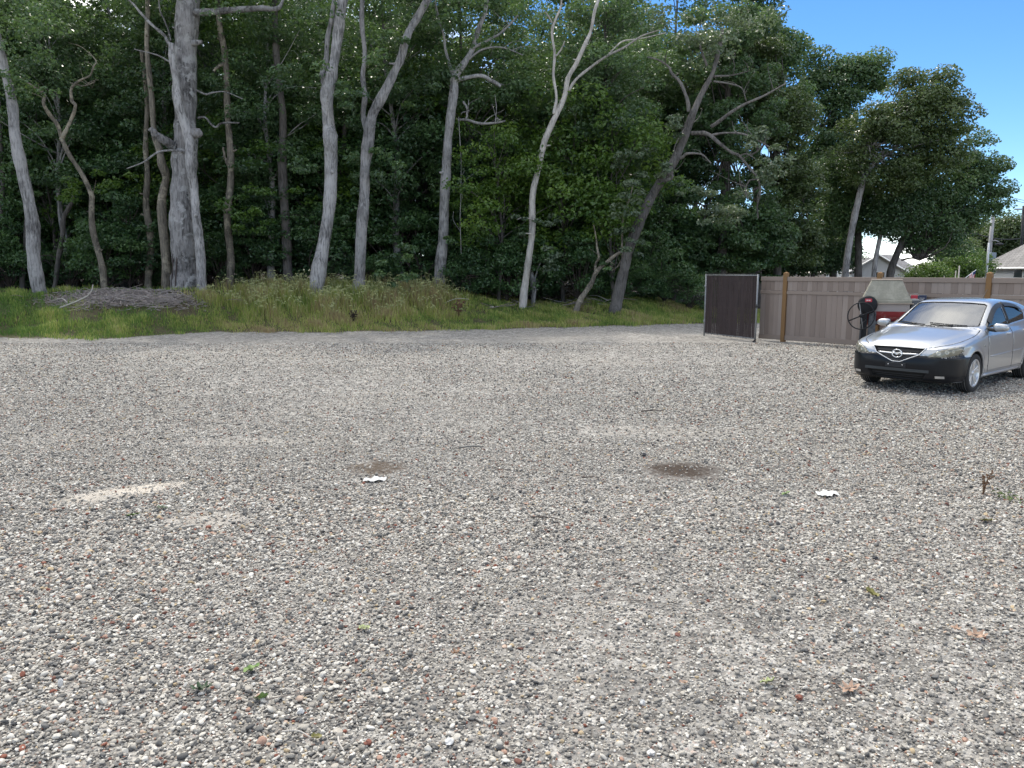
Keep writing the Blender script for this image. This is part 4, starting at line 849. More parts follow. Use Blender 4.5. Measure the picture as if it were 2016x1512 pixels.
# gear cover disc, handwheel and column
dx, dz = mxp(1708, 599); fax = np.array(((1, 0, 0), (0, 0, 1), (0, -1, 0.0)))
b = MB(); b.lathe([(0.0, 0.06), (0.17, 0.06), (0.205, 0.04), (0.215, 0.0), (0.21, -0.08), (0.0, -0.08)], (dx, -0.50, dz), fax, 32); disc = b.build('gear_cover', M['black_paint'], mix, True)
b = MB(); b.box((dx + 0.015, -0.565, dz + 0.105), (0.145, 0.006, 0.075), ch=0.002); lab = b.build('sticker', M['red_label'], disc)
b = MB()
for k in range(7): b.box((dx - 0.035 + k * 0.0155, -0.570, dz + 0.105), (0.010 if k % 3 else 0.006, 0.003, 0.03), ch=0.001)
b.build('sticker_lettering', M['white_ink'], lab)
hx, hz = mxp(1698, 620); tl = R(8)
wc = np.array((hx, -0.68, hz)); n = 40; ring = [wc + np.array((0.285 * math.cos(a), 0.06 * math.sin(a), 0.305 * math.sin(a))) for a in np.linspace(0, 2 * math.pi, n + 1)]
b = MB(); b.tube(ring, 0.0135, 8); b.build('handwheel', M['black_paint'], mix, True)
for a0, a1 in ((3.55, 0.42), (1.75, 4.9)):
    b = MB(); p0, p1 = (wc + np.array((0.285 * math.cos(a), 0.06 * math.sin(a), 0.305 * math.sin(a))) for a in (a0, a1)); b.tube(np.linspace(p0, p1, 3), 0.017 if a0 > 3 else 0.009, 6); b.build('wheel_spoke', M['black_paint'] if a0 > 3 else M['pipe'], mix, True)
b = MB(); b.lathe([(0.0, 0.03), (0.04, 0.03), (0.045, 0), (0.045, -0.1), (0, -0.1)], tuple(wc), fax, 16); b.build('wheel_hub', M['black_paint'], mix, True)
cx0 = mxp(1703, 0)[0]
b = MB(); b.box((cx0, -0.46, 0.55), (0.15, 0.12, 1.15), ch=0.01); b.build('column', M['black_paint'], mix)
b = MB(); b.box((cx0 + 0.18, -0.40, 0.5), (0.16, 0.10, 1.02), ch=0.01); b.build('column_plate', M['steel_blue'], mix)
b = MB(); b.tube([(cx0 - 0.06, -0.62, 0.02), (cx0 - 0.055, -0.62, 0.72)], 0.022, 8); b.tube([(cx0 - 0.055, -0.62, 0.70), (cx0 + 0.05, -0.55, 0.82)], 0.014, 6); b.build('prop_stand', M['iron'], mix, True)
b = MB(); b.box((mxp(1745, 0)[0], -0.35, mxp(0, 634)[1]), (0.62, 0.07, 0.07), ch=0.006); b.box((mxp(1745, 0)[0], 0.3, mxp(0, 634)[1]), (0.62, 0.07, 0.07), ch=0.006); b.build('chassis_rail', M['steel_blue'], mix)
b = MB(); b.box((mxp(1738, 0)[0], -0.3, mxp(0, 630)[1]), (0.13, 0.12, 0.12), ch=0.015); b.build('bearing', M['drum_red'], mix)
for sx in (-0.42, 0.55):
    for sy in (-0.33, 0.33):
        if sx > 0:
            b = MB(); b.lathe([(0.13, -0.07), (0.24, -0.075), (0.27, -0.04), (0.27, 0.04), (0.24, 0.075), (0.13, 0.07)], (sx + 0.12, sy * 1.25, 0.27), np.array(((1, 0, 0), (0, 0, 1), (0, -1, 0.0))), 24, True); b.build('tyre', M['black_paint'], mix, True)
            b = MB(); b.lathe([(0.0, -0.03), (0.14, -0.05), (0.14, 0.05), (0.0, 0.03)], (sx + 0.12, sy * 1.25, 0.27), np.array(((1, 0, 0), (0, 0, 1), (0, -1, 0.0))), 16); b.build('wheel_disc', M['steel_blue'], mix, True)
        b = MB(); b.tube([(sx, sy, 0.0 if sx < 0 else 0.27), (sx, sy, mxp(0, 634)[1] + 0.02)], 0.03, 8); b.build('leg', M['iron'], mix, True)
# two small boxes standing on the far end of the mixer frame
M['crate_grey'] = plain('grey crate side', (0.2, 0.2, 0.2), 0.7)
b2x = px(1808, 585, 18.55); eng = empty('engine_box', (b2x[0], 18.55, 0.0), R(-24)); tag(eng, 'small engine box with red and navy label panels on a stand beside the mixer', 'engine')
zc = px(0, 588, 18.55)[2]
b = MB(); b.box((0, 0.12, zc - 0.03), (0.36, 0.28, 0.24), ch=0.015); b.build('case', M['crate_grey'], eng)
b = MB(); b.box((-0.088, -0.026, zc + 0.0), (0.145, 0.01, 0.17), ch=0.003); pr = b.build('label_panel', M['red_label'], eng)
M['navy'] = plain('navy label', (0.018, 0.025, 0.07), 0.4, var=0.1)
b = MB(); b.box((0.085, -0.026, zc + 0.0), (0.175, 0.012, 0.17), ch=0.003); pn = b.build('label_panel', M['navy'], eng)
for (pp, x0, rowsz) in ((pr, -0.12, ((zc - 0.012, 5, 0.028),)), (pn, 0.03, ((zc + 0.015, 7, 0.014), (zc - 0.03, 6, 0.026)))):
    b = MB()
    for (z, n, hh) in rowsz:
        for k in range(n): b.box((x0 + k * 0.0155, -0.034, z), (0.010, 0.003, hh), ch=0.001)
    b.build('panel_lettering', M['white_ink'], pp)
b = MB()
for sx in (-0.13, 0.13):
    for sy in (0.02, 0.24): b.tube([(sx, sy, 0), (sx, sy, zc - 0.14)], 0.02, 6)
b.box((0, 0.13, zc - 0.155), (0.34, 0.3, 0.03)); b.build('stand', M['iron'], eng)

# ---------------------------------------------------------------- houses, poles, flag beyond the fence
def shingle(name, a, b_):
    m = NT(name); p = m.coord(); br = m.n('ShaderNodeTexBrick'); m.set(br.inputs['Vector'], p); br.inputs['Scale'].default_value = 1.0
    br.inputs['Color1'].default_value = (*a, 1); br.inputs['Color2'].default_value = (*b_, 1); br.inputs['Mortar'].default_value = (*[x * 0.5 for x in a], 1)
    br.inputs['Brick Width'].default_value = 0.4; br.inputs['Row Height'].default_value = 0.16; br.inputs['Mortar Size'].default_value = 0.012
    c = m.mix(1.0, br.outputs[0], m.ramp(m.noise(p, 1.2, 5, 0.7), [(0.3, 0.75), (0.7, 1.2)]), 'MULTIPLY'); return m.done(m.pbr(c, 0.9, normal=m.bump(br.outputs[1], 0.4, 0.02)))
M['shingle'] = shingle('grey asphalt shingle', (0.20, 0.19, 0.19), (0.29, 0.28, 0.275)); M['siding'] = plain('white siding', (0.72, 0.73, 0.74), 0.6, var=0.05, scale=1.2); M['pane'] = plain('dark window pane', (0.03, 0.045, 0.05), 0.08, var=0.2, spec=0.8); M['trim'] = plain('white trim', (0.78, 0.78, 0.78), 0.5, var=0.04)
def house(name, label, loc, rz, w, d, eave, ridge, hip=0.0, wins=(), gable=True):
    e = empty(name, loc, rz); o = 0.35
    b = MB(); n = int(eave / 0.19) + 1; hh = eave / n                      # clapboards, one course lapping the next
    for i in range(n): b.box((0, 0, (i + 0.5) * hh), (w - 0.004 * (i % 2), d - 0.004 * (i % 2), hh)) if False else b.add(*frust(i * hh, -w / 2 - 0.02, w / 2 + 0.02, d / 2 + 0.02, (i + 1) * hh, -w / 2, w / 2, d / 2))
    if gable and hip == 0:
        for sx in (-1, 1): b.add([(sx * w / 2, -d / 2, eave), (sx * w / 2, d / 2, eave), (sx * w / 2, 0, ridge - 0.06)], [(0, 1, 2) if sx > 0 else (2, 1, 0)])
    b.build('wall', M['siding'], e)
    b = MB(); X, Yd = w / 2 + o, d / 2 + o; ez = eave - 0.12
    V = [(-X, -Yd, ez), (X, -Yd, ez), (X, Yd, ez), (-X, Yd, ez), (-X + hip, 0, ridge), (X - hip, 0, ridge)]; V2 = [(x, y, z - 0.09) for x, y, z in V]
    b.add(V, [(0, 1, 5, 4), (2, 3, 4, 5), (1, 2, 5), (3, 0, 4)] if hip else [(0, 1, 5, 4), (2, 3, 4, 5)]); b.add(V2, [(4, 5, 1, 0), (5, 4, 3, 2)])
    rf = b.build('roof', M['shingle'], e)
    b = MB()
    for (p, q) in ((0, 1), (2, 3), (1, 2), (3, 0)) if hip else ((0, 1), (2, 3), (0, 4), (3, 4), (1, 5), (2, 5)):
        b.tube(np.linspace(np.array(V[p]) - (0, 0, 0.06), np.array(V[q]) - (0, 0, 0.06), 2), 0.085, 4)
    b.build('fascia', M['trim'], rf)
    for (face, x, z, ww, wh) in wins:
        b = MB(); c, sz = ((x, -d / 2 - 0.035, z), (ww, 0.06, wh)) if face == 'f' else ((-w / 2 - 0.035, x, z), (0.06, ww, wh))
        b.box(c, sz, ch=0.01); wd = b.build('window', M['trim'], e); b = MB()
        for k in (-1, 1):
            c2 = (c[0], c[1] - 0.035, c[2] + k * wh * 0.23) if face == 'f' else (c[0] - 0.035, c[1], c[2] + k * wh * 0.23)
            b.box(c2, (ww - 0.14, 0.012, wh * 0.42) if face == 'f' else (0.012, ww - 0.14, wh * 0.42))
        b.build('pane', M['pane'], wd)
    return tag(e, label, 'house')
def ground_house(u, Y): return (float(px(u, 500, Y)[0]), Y, -0.02)
house('white_house', 'white clapboard house with a steep grey shingle hip roof beyond the fence', (41.2, 56.0, 0), R(2), 9.6, 8.0, 2.35, 5.7, 4.2, [('f', -2.2, 1.5, 1.0, 1.3), ('f', 0.8, 1.5, 1.0, 1.3), ('f', 2.6, 1.5, 1.0, 1.3), ('l', 0, 1.5, 1.0, 1.3)])
hp = ground_house(1722, 68)
house('grey_roof_house', 'white house with a low grey roof glimpsed between the dark trunks', (hp[0], 70, 0), R(4), 4.4, 5.0, 2.0, 3.2, 0, [('f', 0.0, 1.45, 1.6, 1.2)])
hp = ground_house(1795, 62)
house('gabled_house', 'grey roofed house with white gable edges behind the leaning dark trunk', (hp[0], 66, 0), R(52), 5.0, 4.2, 1.95, 3.35, 0, [('f', 0.3, 1.4, 1.2, 1.1), ('l', 0.0, 1.4, 1.0, 1.1)])
M['pole_grey'] = plain('weathered utility pole', (0.33, 0.33, 0.34), 0.85, scale=3); M['pole_white'] = plain('white painted mast', (0.74, 0.76, 0.80), 0.4, var=0.06); M['cable'] = plain('black cable', (0.02, 0.02, 0.022), 0.6)
def pole(name, label, Y, pts, mat, cat='pole'):
    P = np.array([px(u, v, Y) for (u, v, w) in pts]); P[0][2] = -0.2; e = empty(name, (P[0][0], Y, 0)); b = MB(); b.tube(P - np.array((P[0][0], Y, 0)), [w * Y / F / 2 for (_, _, w) in pts], 10); b.build('shaft', mat, e, True); return tag(e, label, cat)
up = pole('utility_pole', 'stout grey utility pole with a lamp arm beside the white mast', 64, [(1943, 560, 8), (1948, 500, 7.5), (1955, 424, 6.5)], M['pole_grey'])
A = np.array((up.location.x, 64, 0)); b = MB(); b.tube([px(1950, 476, 64) - A, px(1958, 473, 63.6) - A, px(1967, 476, 63.4) - A], 0.05, 6); b.build('lamp_arm', M['pole_grey'], up, True)
b = MB(); p = px(1967, 480, 63.4) - A; b.lathe([(0.0, 0.1), (0.2, 0.06), (0.32, 0), (0.28, -0.1), (0, -0.14)], tuple(p), n=12); b.build('lamp_head', M['iron'], up, True)
b = MB(); p = px(1954, 506, 63.7) - A; b.box(tuple(p), (0.46, 0.3, 0.72), ch=0.04); b.build('meter_box', plain('grey blue cabinet', (0.25, 0.31, 0.38), 0.5), up)
pole('white_mast', 'slim white mast leaning slightly behind the second orange post', 47, [(1940.5, 555, 4.5), (1944, 515, 4.2), (1947, 478, 3.6)], M['pole_white'], 'mast')
up2 = pole('utility_pole', 'dark thin utility pole beside the steep shingle roof, carrying cables', 70, [(2008, 560, 6), (2012, 470, 5), (2015, 405, 4)], M['cable'])
b = MB(); A = np.array((up2.location.x, 70, 0)); b.box(tuple(px(2015, 412, 70) - A), (1.6, 0.12, 0.12)); b.build('crossarm', M['pole_grey'], up2)
for i, (p, q, Y0, Y1, lb) in enumerate((((1925, 461), (2012, 469), 66, 70, 'thick black cable sagging from the trees to the dark utility pole'), ((1985, 387), (2090, 396), 69, 71, 'upper of two thin wires crossing the sky above the dark utility pole'), ((1985, 391), (2090, 402), 69, 71, 'lower of two thin wires crossing the sky above the dark utility pole'))):
    a, c = px(*p, Y0), px(*q, Y1); pts = [a + (c - a) * t - np.array((0, 0, 0.25 * 4 * t * (1 - t))) for t in np.linspace(0, 1, 9)]
    if i == 0: pts = [a + np.array((-9, 0, 0.6))] + pts
    b = MB(); b.tube(pts, 0.045 if i == 0 else 0.022, 5); tag(b.build('cable', M['cable'], None, True), lb, 'cable')
# flag on a slanting staff
fl = empty('flag', tuple(gpx(1900, 600) * 0 + np.array((px(1898, 545, 30)[0], 30, 0.0)))); tag(fl, 'small striped red, white and blue flag on a slanting staff above the fence', 'flag')
A = np.array(fl.location); b = MB(); b.tube([(0.0, 0, -0.1), px(1898, 549, 30) - A, px(1922, 531, 30) - A], [0.012, 0.012, 0.01], 6); b.build('staff', M['pole_white'], fl, True)
M['flag_red'] = plain('flag red', (0.40, 0.03, 0.05), 0.8, var=0.1); M['flag_blue'] = plain('flag blue', (0.03, 0.05, 0.16), 0.8, var=0.1); M['flag_white'] = plain('flag white', (0.75, 0.75, 0.75), 0.8, var=0.05)
s0, s1 = px(1909, 541, 30) - A, px(1922, 531.5, 30) - A; drop = px(1915, 551, 30) - px(1921, 532, 30)
V, Fc, mi = [], [], []; nu, nv = 13, 10
for i in range(nu + 1):
    for j in range(nv + 1):
        a = i / nu; c = j / nv; V.append(s0 * (1 - a) + s1 * a + drop * c + np.array((0, 0.03 * math.sin(a * 9 + c * 2), 0)))
for i in range(nu):
    for j in range(nv): Fc.append((i * (nv + 1) + j, (i + 1) * (nv + 1) + j, (i + 1) * (nv + 1) + j + 1, i * (nv + 1) + j + 1)); mi.append(2 if (i >= 6 and j < 4) else (0 if i % 2 == 0 else 1))
me = mk_mesh('cloth', V, Fc)
for k in ('flag_red', 'flag_white', 'flag_blue'): me.materials.append(M[k])
me.polygons.foreach_set('material_index', mi); link('cloth', me, None, fl)
for i, (u, v0, u1, w) in enumerate(((1882, 533, 1879, 1.6), (1889, 523, 1887, 2.4), (1859, 543, 1857, 1.2))):
    Y = 26; b = MB(); a = px(u, v0, Y); c = px(u1, 550, Y); c[2] = 0; b.tube([c - (0, 0, 0.1), (a + c) / 2, a], w * Y / F / 2, 6)
    tag(b.build('stake', M['twig_pale'], None, True), ('thin bare stake poking up behind the fence', 'tallest bare stake poking up behind the fence, left of the flag', 'short pale stick showing just above the fence top')[i], 'stake')
# ---------------------------------------------------------------- the silver hatchback (local x: nose to tail, -y: driver side)
XF, XR, RW = 0.90, 3.54, 0.318
CYAW = R(40.4); CC = np.array((6.86, 12.90)); cdir = np.array((math.cos(CYAW), math.sin(CYAW)))
car = empty('parked_car', (*(CC - cdir * XF), 0.0), CYAW); tag(car, 'silver hatchback with a black front bumper parked on the gravel', 'car')
def poly_sdf(poly, P):
    """signed distance (negative inside) of points P (n,2) to a closed polygon"""
    poly = np.asarray(poly, float); d = np.full(len(P), 1e9); ins = np.zeros(len(P), bool)
    for a, b_ in zip(poly, np.roll(poly, -1, 0)):
        e = b_ - a; w = P - a; t = np.clip((w @ e) / (e @ e + 1e-12), 0, 1); q = w - t[:, None] * e; d = np.minimum(d, q[:, 0] ** 2 + q[:, 1] ** 2)
        c = (a[1] <= P[:, 1]) != (b_[1] <= P[:, 1])
        with np.errstate(divide='ignore', invalid='ignore'): xx = a[0] + (P[:, 1] - a[1]) / (b_[1] - a[1]) * e[0]
        ins ^= c & (P[:, 0] < xx)
    d = np.sqrt(d); return np.where(ins, -d, d)
class Grid2:
    def __init__(s, poly, lo, hi, h=0.008):
        s.lo = np.array(lo); s.h = h; s.n = ((np.array(hi) - s.lo) / h).astype(int) + 1
        a = s.lo[0] + np.arange(s.n[0]) * h; b_ = s.lo[1] + np.arange(s.n[1]) * h
        G = np.stack(np.meshgrid(a, b_, indexing='ij'), -1).reshape(-1, 2); s.g = poly_sdf(poly, G).reshape(s.n)
    def __call__(s, a, b_):
        u = np.clip((a - s.lo[0]) / s.h, 0, s.n[0] - 1.001); v = np.clip((b_ - s.lo[1]) / s.h, 0, s.n[1] - 1.001)
        i = u.astype(int); j = v.astype(int); f = u - i; g = v - j; G = s.g
        return (G[i, j] * (1 - f) + G[i + 1, j] * f) * (1 - g) + (G[i, j + 1] * (1 - f) + G[i + 1, j + 1] * f) * g
def ss(a, b_, x):
    t = np.clip((x - a) / (b_ - a), 0, 1); return t * t * (3 - 2 * t)
side_top = crom([(0.20, 0.185), (0.07, 0.23), (0.02, 0.33), (0.0, 0.46), (0.015, 0.56), (0.045, 0.64), (0.085, 0.705), (0.15, 0.765), (0.28, 0.82), (0.5, 0.872), (0.75, 0.915), (1.0, 0.955), (1.2, 0.988), (1.30, 1.008)], 6)
side_mid = crom([(1.30, 1.008), (1.55, 1.140), (1.8, 1.272), (2.03, 1.380), (2.22, 1.437), (2.5, 1.462), (2.8, 1.467), (3.2, 1.447), (3.6, 1.402), (3.96, 1.335)], 6)
side_rear = crom([(3.96, 1.335), (4.12, 1.19), (4.28, 1.03), (4.38, 0.95), (4.43, 0.8), (4.47, 0.62), (4.45, 0.4), (4.33, 0.25), (4.1, 0.20)], 6)
SIDE = Grid2(np.vstack((side_top[:-1], side_mid[:-1], side_rear, [(2.2, 0.185)])), (-0.4, -0.1), (4.9, 1.9))
plan = crom([(0.0, 0.0), (0.008, 0.22), (0.035, 0.42), (0.10, 0.60), (0.22, 0.74), (0.42, 0.825), (0.7, 0.862), (1.0, 0.872), (1.6, 0.8775), (2.6, 0.8775), (3.3, 0.872), (3.8, 0.845), (4.15, 0.79), (4.33, 0.70), (4.43, 0.5), (4.465, 0.25), (4.47, 0.0)], 6)
PLAN = Grid2(np.vstack((plan, [(4.47, -0.5), (0, -0.5)])), (-0.4, -0.1), (4.9, 1.3))
sect = crom([(0.70, 0.15), (0.80, 0.175), (0.845, 0.24), (0.866, 0.36), (0.878, 0.52), (0.876, 0.66), (0.866, 0.78), (0.844, 0.87), (0.808, 0.935), (0.775, 0.99), (0.725, 1.12), (0.665, 1.26), (0.605, 1.37), (0.52, 1.45), (0.3, 1.52), (0.0, 1.54)], 6)
SECT = Grid2(np.vstack((sect, [(-0.5, 1.54), (-0.5, 0.15)])), (-0.1, -0.1), (1.3, 1.9))
G_GRILLE = [(-0.41, 0.728), (0.41, 0.728), (0.335, 0.63), (0.06, 0.505), (-0.06, 0.505), (-0.335, 0.63)]
G_INTAKE = [(-0.46, 0.345), (0.46, 0.345), (0.40, 0.235), (-0.40, 0.235)]
GRI = Grid2(G_GRILLE, (-1.1, 0.0), (1.1, 1.2)); INT = Grid2(G_INTAKE, (-1.1, 0.0), (1.1, 1.2))
def smax(a, b_, k):
    h = np.maximum(k - np.abs(a - b_), 0) / k; return np.maximum(a, b_) + h * h * k * 0.25
def carf(P):
    x, yy, z = P[:, 0], P[:, 1], P[:, 2]; y = np.abs(yy)
    zc = z + 0.05 * (y / 0.8) ** 2 * ss(0.6, 0.85, z) + 0.02 * ss(0.3, 0.75, y) * ss(0.7, 0.8, z) * ss(1.35, 1.1, x) - 0.016 * ss(0.50, 0.38, y - 0.20 * np.clip(x - 0.1, 0, 1.3)) * ss(0.68, 0.74, z) * ss(1.35, 1.1, x)
    bow = (y / 0.65) ** 2
    xe = x - 0.13 * bow * ss(0.97, 1.06, z) * ss(2.7, 2.0, x) + 0.10 * bow * ss(0.85, 1.0, z) * ss(3.3, 4.0, x)
    a = SIDE(xe, zc); yb = y - 0.020 * np.exp(-((np.hypot(x - XF, z - RW) - 0.37) / 0.06) ** 2) - 0.018 * np.exp(-((np.hypot(x - XR, z - RW) - 0.37) / 0.06) ** 2)
    b_ = PLAN(x, yb) - 0.028 * ss(0.625, 0.585, z) * ss(0.75, 0.45, x) + 0.035 * ss(0.35, 0.18, z) * ss(0.9, 0.2, x)
    c = SECT(yb, z + 0.03 * ss(1.4, 3.6, x) * ss(1.2, 0.9, z) * 0)
    d = smax(smax(a, b_, 0.09), c, 0.06)
    d = d + 0.012 * np.exp(-((z - 0.60 - 0.03 * (x - 1.5)) / 0.03) ** 2) * 0 + 0.010 * ss(0.30, 0.27, z) * ss(0.23, 0.25, z) * ss(0.7, 0.8, y)
    fr = ss(0.4, 0.3, x)
    d = d + fr * (0.035 * ss(0.004, -0.014, GRI(yy, z)) + 0.05 * ss(0.004, -0.014, INT(yy, z)))
    for X in (XF, XR): d = np.maximum(d, np.where(y > 0.5, 0.352 - np.hypot(x - X, z - RW), -1))
    return d
def surface_nets(f, lo, hi, h):
    n = [int((b_ - a) / h) + 1 for a, b_ in zip(lo, hi)]; ax = [a + np.arange(k) * h for a, k in zip(lo, n)]
    D = np.empty(n)
    for i in range(0, n[0], 24):
        G = np.stack(np.meshgrid(ax[0][i:i + 24], ax[1], ax[2], indexing='ij'), -1); D[i:i + 24] = f(G.reshape(-1, 3)).reshape(G.shape[:3])
    S = D < 0; c = [k - 1 for k in n]; acc = np.zeros(c + [3]); cnt = np.zeros(c)
    offs = [(0, 0), (0, 1), (1, 0), (1, 1)]
    for a in range(3):
        o1, o2 = [k for k in range(3) if k != a]
        for p, q in offs:
            sl0 = [None] * 3; sl1 = [None] * 3
            sl0[a] = slice(0, c[a]); sl1[a] = slice(1, c[a] + 1)
            for k, w in ((o1, p), (o2, q)): sl0[k] = sl1[k] = slice(w, c[k] + w)
            A, B = D[tuple(sl0)], D[tuple(sl1)]; m_ = (A < 0) != (B < 0); t = np.where(m_, A / np.where(m_, A - B, 1), 0)
            cnt += m_; acc[..., a] += np.where(m_, t, 0); acc[..., o1] += np.where(m_, p, 0); acc[..., o2] += np.where(m_, q, 0)
    act = cnt > 0; idx = -np.ones(c, int); idx[act] = np.arange(act.sum()); cell = np.argwhere(act)
    V = (cell + acc[act] / cnt[act][:, None]) * h + np.array(lo); Fs = []
    for a in range(3):
        o1, o2 = [(1, 2), (2, 0), (0, 1)][a]; sl = [slice(1, c[k]) for k in range(3)]; sl[a] = slice(0, c[a]); sh_ = list(sl); sh_[a] = slice(1, c[a] + 1)
        A, B = S[tuple(sl)], S[tuple(sh_)]; e = np.argwhere(A != B); st = A[A != B]; base = e + np.array([s.start for s in sl])
        def cid(d1, d2):
            q = base.copy(); q[:, o1] -= d1; q[:, o2] -= d2; return idx[q[:, 0], q[:, 1], q[:, 2]]
        Q = np.stack((cid(1, 1), cid(0, 1), cid(0, 0), cid(1, 0)), 1); Q[~st] = Q[~st][:, ::-1]; Fs.append(Q)
    Q = np.concatenate(Fs); return V, Q[(Q >= 0).all(1)]
def grad(f, V, e=2e-3):
    return np.stack([(f(V + e * np.eye(3)[k]) - f(V - e * np.eye(3)[k])) / (2 * e) for k in range(3)], 1)
CV, CQ = surface_nets(carf, (-0.06, -0.98, 0.12), (4.56, 0.985, 1.52), 0.0165)
for _ in range(3):
    g = grad(carf, CV); CV = CV - np.clip(carf(CV), -0.01, 0.01)[:, None] * g / (np.sum(g * g, 1)[:, None] + 0.05)
# regions cut out of the shell
def sz(P): return np.stack((np.abs(P[:, 1]) + 0.9 * P[:, 0], P[:, 2]), 1)
WIN_F = [(1.56, 1.005), (1.72, 1.10), (1.95, 1.225), (2.15, 1.315), (2.36, 1.368), (2.575, 1.392), (2.60, 1.035)]
WIN_R = [(2.67, 1.038), (2.65, 1.395), (2.95, 1.385), (3.25, 1.35), (3.47, 1.28), (3.56, 1.20), (3.50, 1.085)]
WSH = [(-0.655, 1.035), (-0.35, 1.018), (0, 1.016), (0.35, 1.018), (0.655, 1.035), (0.56, 1.355), (0.52, 1.375), (0.3, 1.392), (0, 1.398), (-0.3, 1.392), (-0.52, 1.375), (-0.56, 1.355)]
RWN = [(-0.58, 1.06), (0.58, 1.06), (0.5, 1.275), (-0.5, 1.275)]
LAMP = [(0.50, 0.608), (0.62, 0.672), (0.76, 0.722), (0.96, 0.758), (1.16, 0.768), (1.27, 0.762), (1.22, 0.69), (1.12, 0.64), (0.85, 0.612)]
HOODP = [(0.09, -0.40), (0.085, 0.0), (0.09, 0.40), (0.16, 0.52), (0.35, 0.655), (0.62, 0.735), (1.0, 0.765), (1.36, 0.745), (1.40, 0.66), (1.285, 0.3), (1.275, 0), (1.285, -0.3), (1.40, -0.66), (1.36, -0.745), (1.0, -0.765), (0.62, -0.735), (0.35, -0.655), (0.16, -0.52)]
BUMP_S = np.array([(0, 0.50), (0.06, 0.50), (0.33, 0.618), (0.55, 0.622), (0.80, 0.602), (1.10, 0.628), (1.21, 0.678), (1.32, 0.60), (1.6, 0.60), (3, 0.60)])
def r_bump(P): q = sz(P); return np.maximum(q[:, 1] - np.interp(q[:, 0], BUMP_S[:, 0], BUMP_S[:, 1]), P[:, 0] - 0.70)
DOOR_F = [(1.50, 0.30), (1.47, 0.60), (1.46, 0.97), (1.56, 1.0), (1.62, 1.045), (2.62, 1.41), (2.635, 0.30)]
DOOR_R = [(2.635, 0.30), (2.62, 1.42), (3.45, 1.33), (3.62, 1.1), (3.55, 0.80), (3.22, 0.55), (3.12, 0.30)]
xz = lambda P: P[:, [0, 2]]; yz = lambda P: P[:, [1, 2]]; xy = lambda P: P[:, [0, 1]]
REG = [('hood', lambda P: poly_sdf(HOODP, xy(P)), lambda P, N: (P[:, 2] > 0.66) & (N[:, 2] > 0.25) & (P[:, 0] < 1.45)),
       ('windshield', lambda P: poly_sdf(WSH, yz(P)), lambda P, N: (P[:, 0] < 2.3) & (P[:, 0] > 1.2) & (N[:, 0] < -0.02)),
       ('rear_window', lambda P: poly_sdf(RWN, yz(P)), lambda P, N: (P[:, 0] > 3.8) & (N[:, 0] > 0.3)),
       ('front_bumper', r_bump, lambda P, N: (P[:, 0] < 0.75) & (N[:, 2] > -0.8)),
       ('front_door', lambda P: poly_sdf(DOOR_F, xz(P)), lambda P, N: np.abs(N[:, 1]) > 0.45),
       ('rear_door', lambda P: poly_sdf(DOOR_R, xz(P)), lambda P, N: np.abs(N[:, 1]) > 0.45),
       ('front_window', lambda P: poly_sdf(WIN_F, xz(P)), lambda P, N: (np.abs(N[:, 1]) > 0.45) & (P[:, 2] > 0.95)),
       ('rear_side_window', lambda P: poly_sdf(WIN_R, xz(P)), lambda P, N: (np.abs(N[:, 1]) > 0.45) & (P[:, 2] > 0.95)),
       ('headlight', lambda P: poly_sdf(LAMP, sz(P)), lambda P, N: (P[:, 0] < 0.9) & (np.abs(P[:, 1]) > 0.25)),
       ('grille', lambda P: GRI(P[:, 1], P[:, 2]), lambda P, N: P[:, 0] < 0.35),
       ('intake', lambda P: INT(P[:, 1], P[:, 2]), lambda P, N: P[:, 0] < 0.4)]
N_ = grad(carf, CV); N_ /= np.linalg.norm(N_, axis=1)[:, None] + 1e-9
for nm, fn, ok in REG:                                                     # pull nearby vertices onto each outline so that the joints run clean
    k = np.where(ok(CV, N_))[0]; q = fn(CV[k]); s = np.abs(q) < 0.0108; k = k[s]
    if len(k) == 0: continue
    g = grad(fn, CV[k], 1e-3); n = N_[k]; g = g - n * np.sum(g * n, 1)[:, None]; g2 = np.sum(g * g, 1); good = g2 > 0.2
    k = k[good]; CV[k] -= np.clip(fn(CV[k]) / g2[good], -0.012, 0.012)[:, None] * g[good]
FCn = CV[CQ].mean(1); FN_ = grad(carf, FCn); FN_ /= np.linalg.norm(FN_, axis=1)[:, None] + 1e-9
cls = np.full(len(CQ), 'body', dtype=object)
for nm, fn, ok in REG:
    k = ok(FCn, FN_) & (fn(FCn) < 0); cls[k] = nm
rr_ = np.minimum(np.hypot(FCn[:, 0] - XF, FCn[:, 2] - RW), np.hypot(FCn[:, 0] - XR, FCn[:, 2] - RW))
cls[(rr_ < 0.357) & (np.abs(FCn[:, 1]) < 0.86)] = 'wheel_arch'
cls[(FN_[:, 2] < -0.75) & (FCn[:, 2] < 0.3) & (np.abs(FCn[:, 1]) < 0.75)] = 'underbody'
def sidename(nm):
    return nm in ('front_door', 'rear_door', 'front_window', 'rear_side_window', 'headlight', 'wheel_arch')
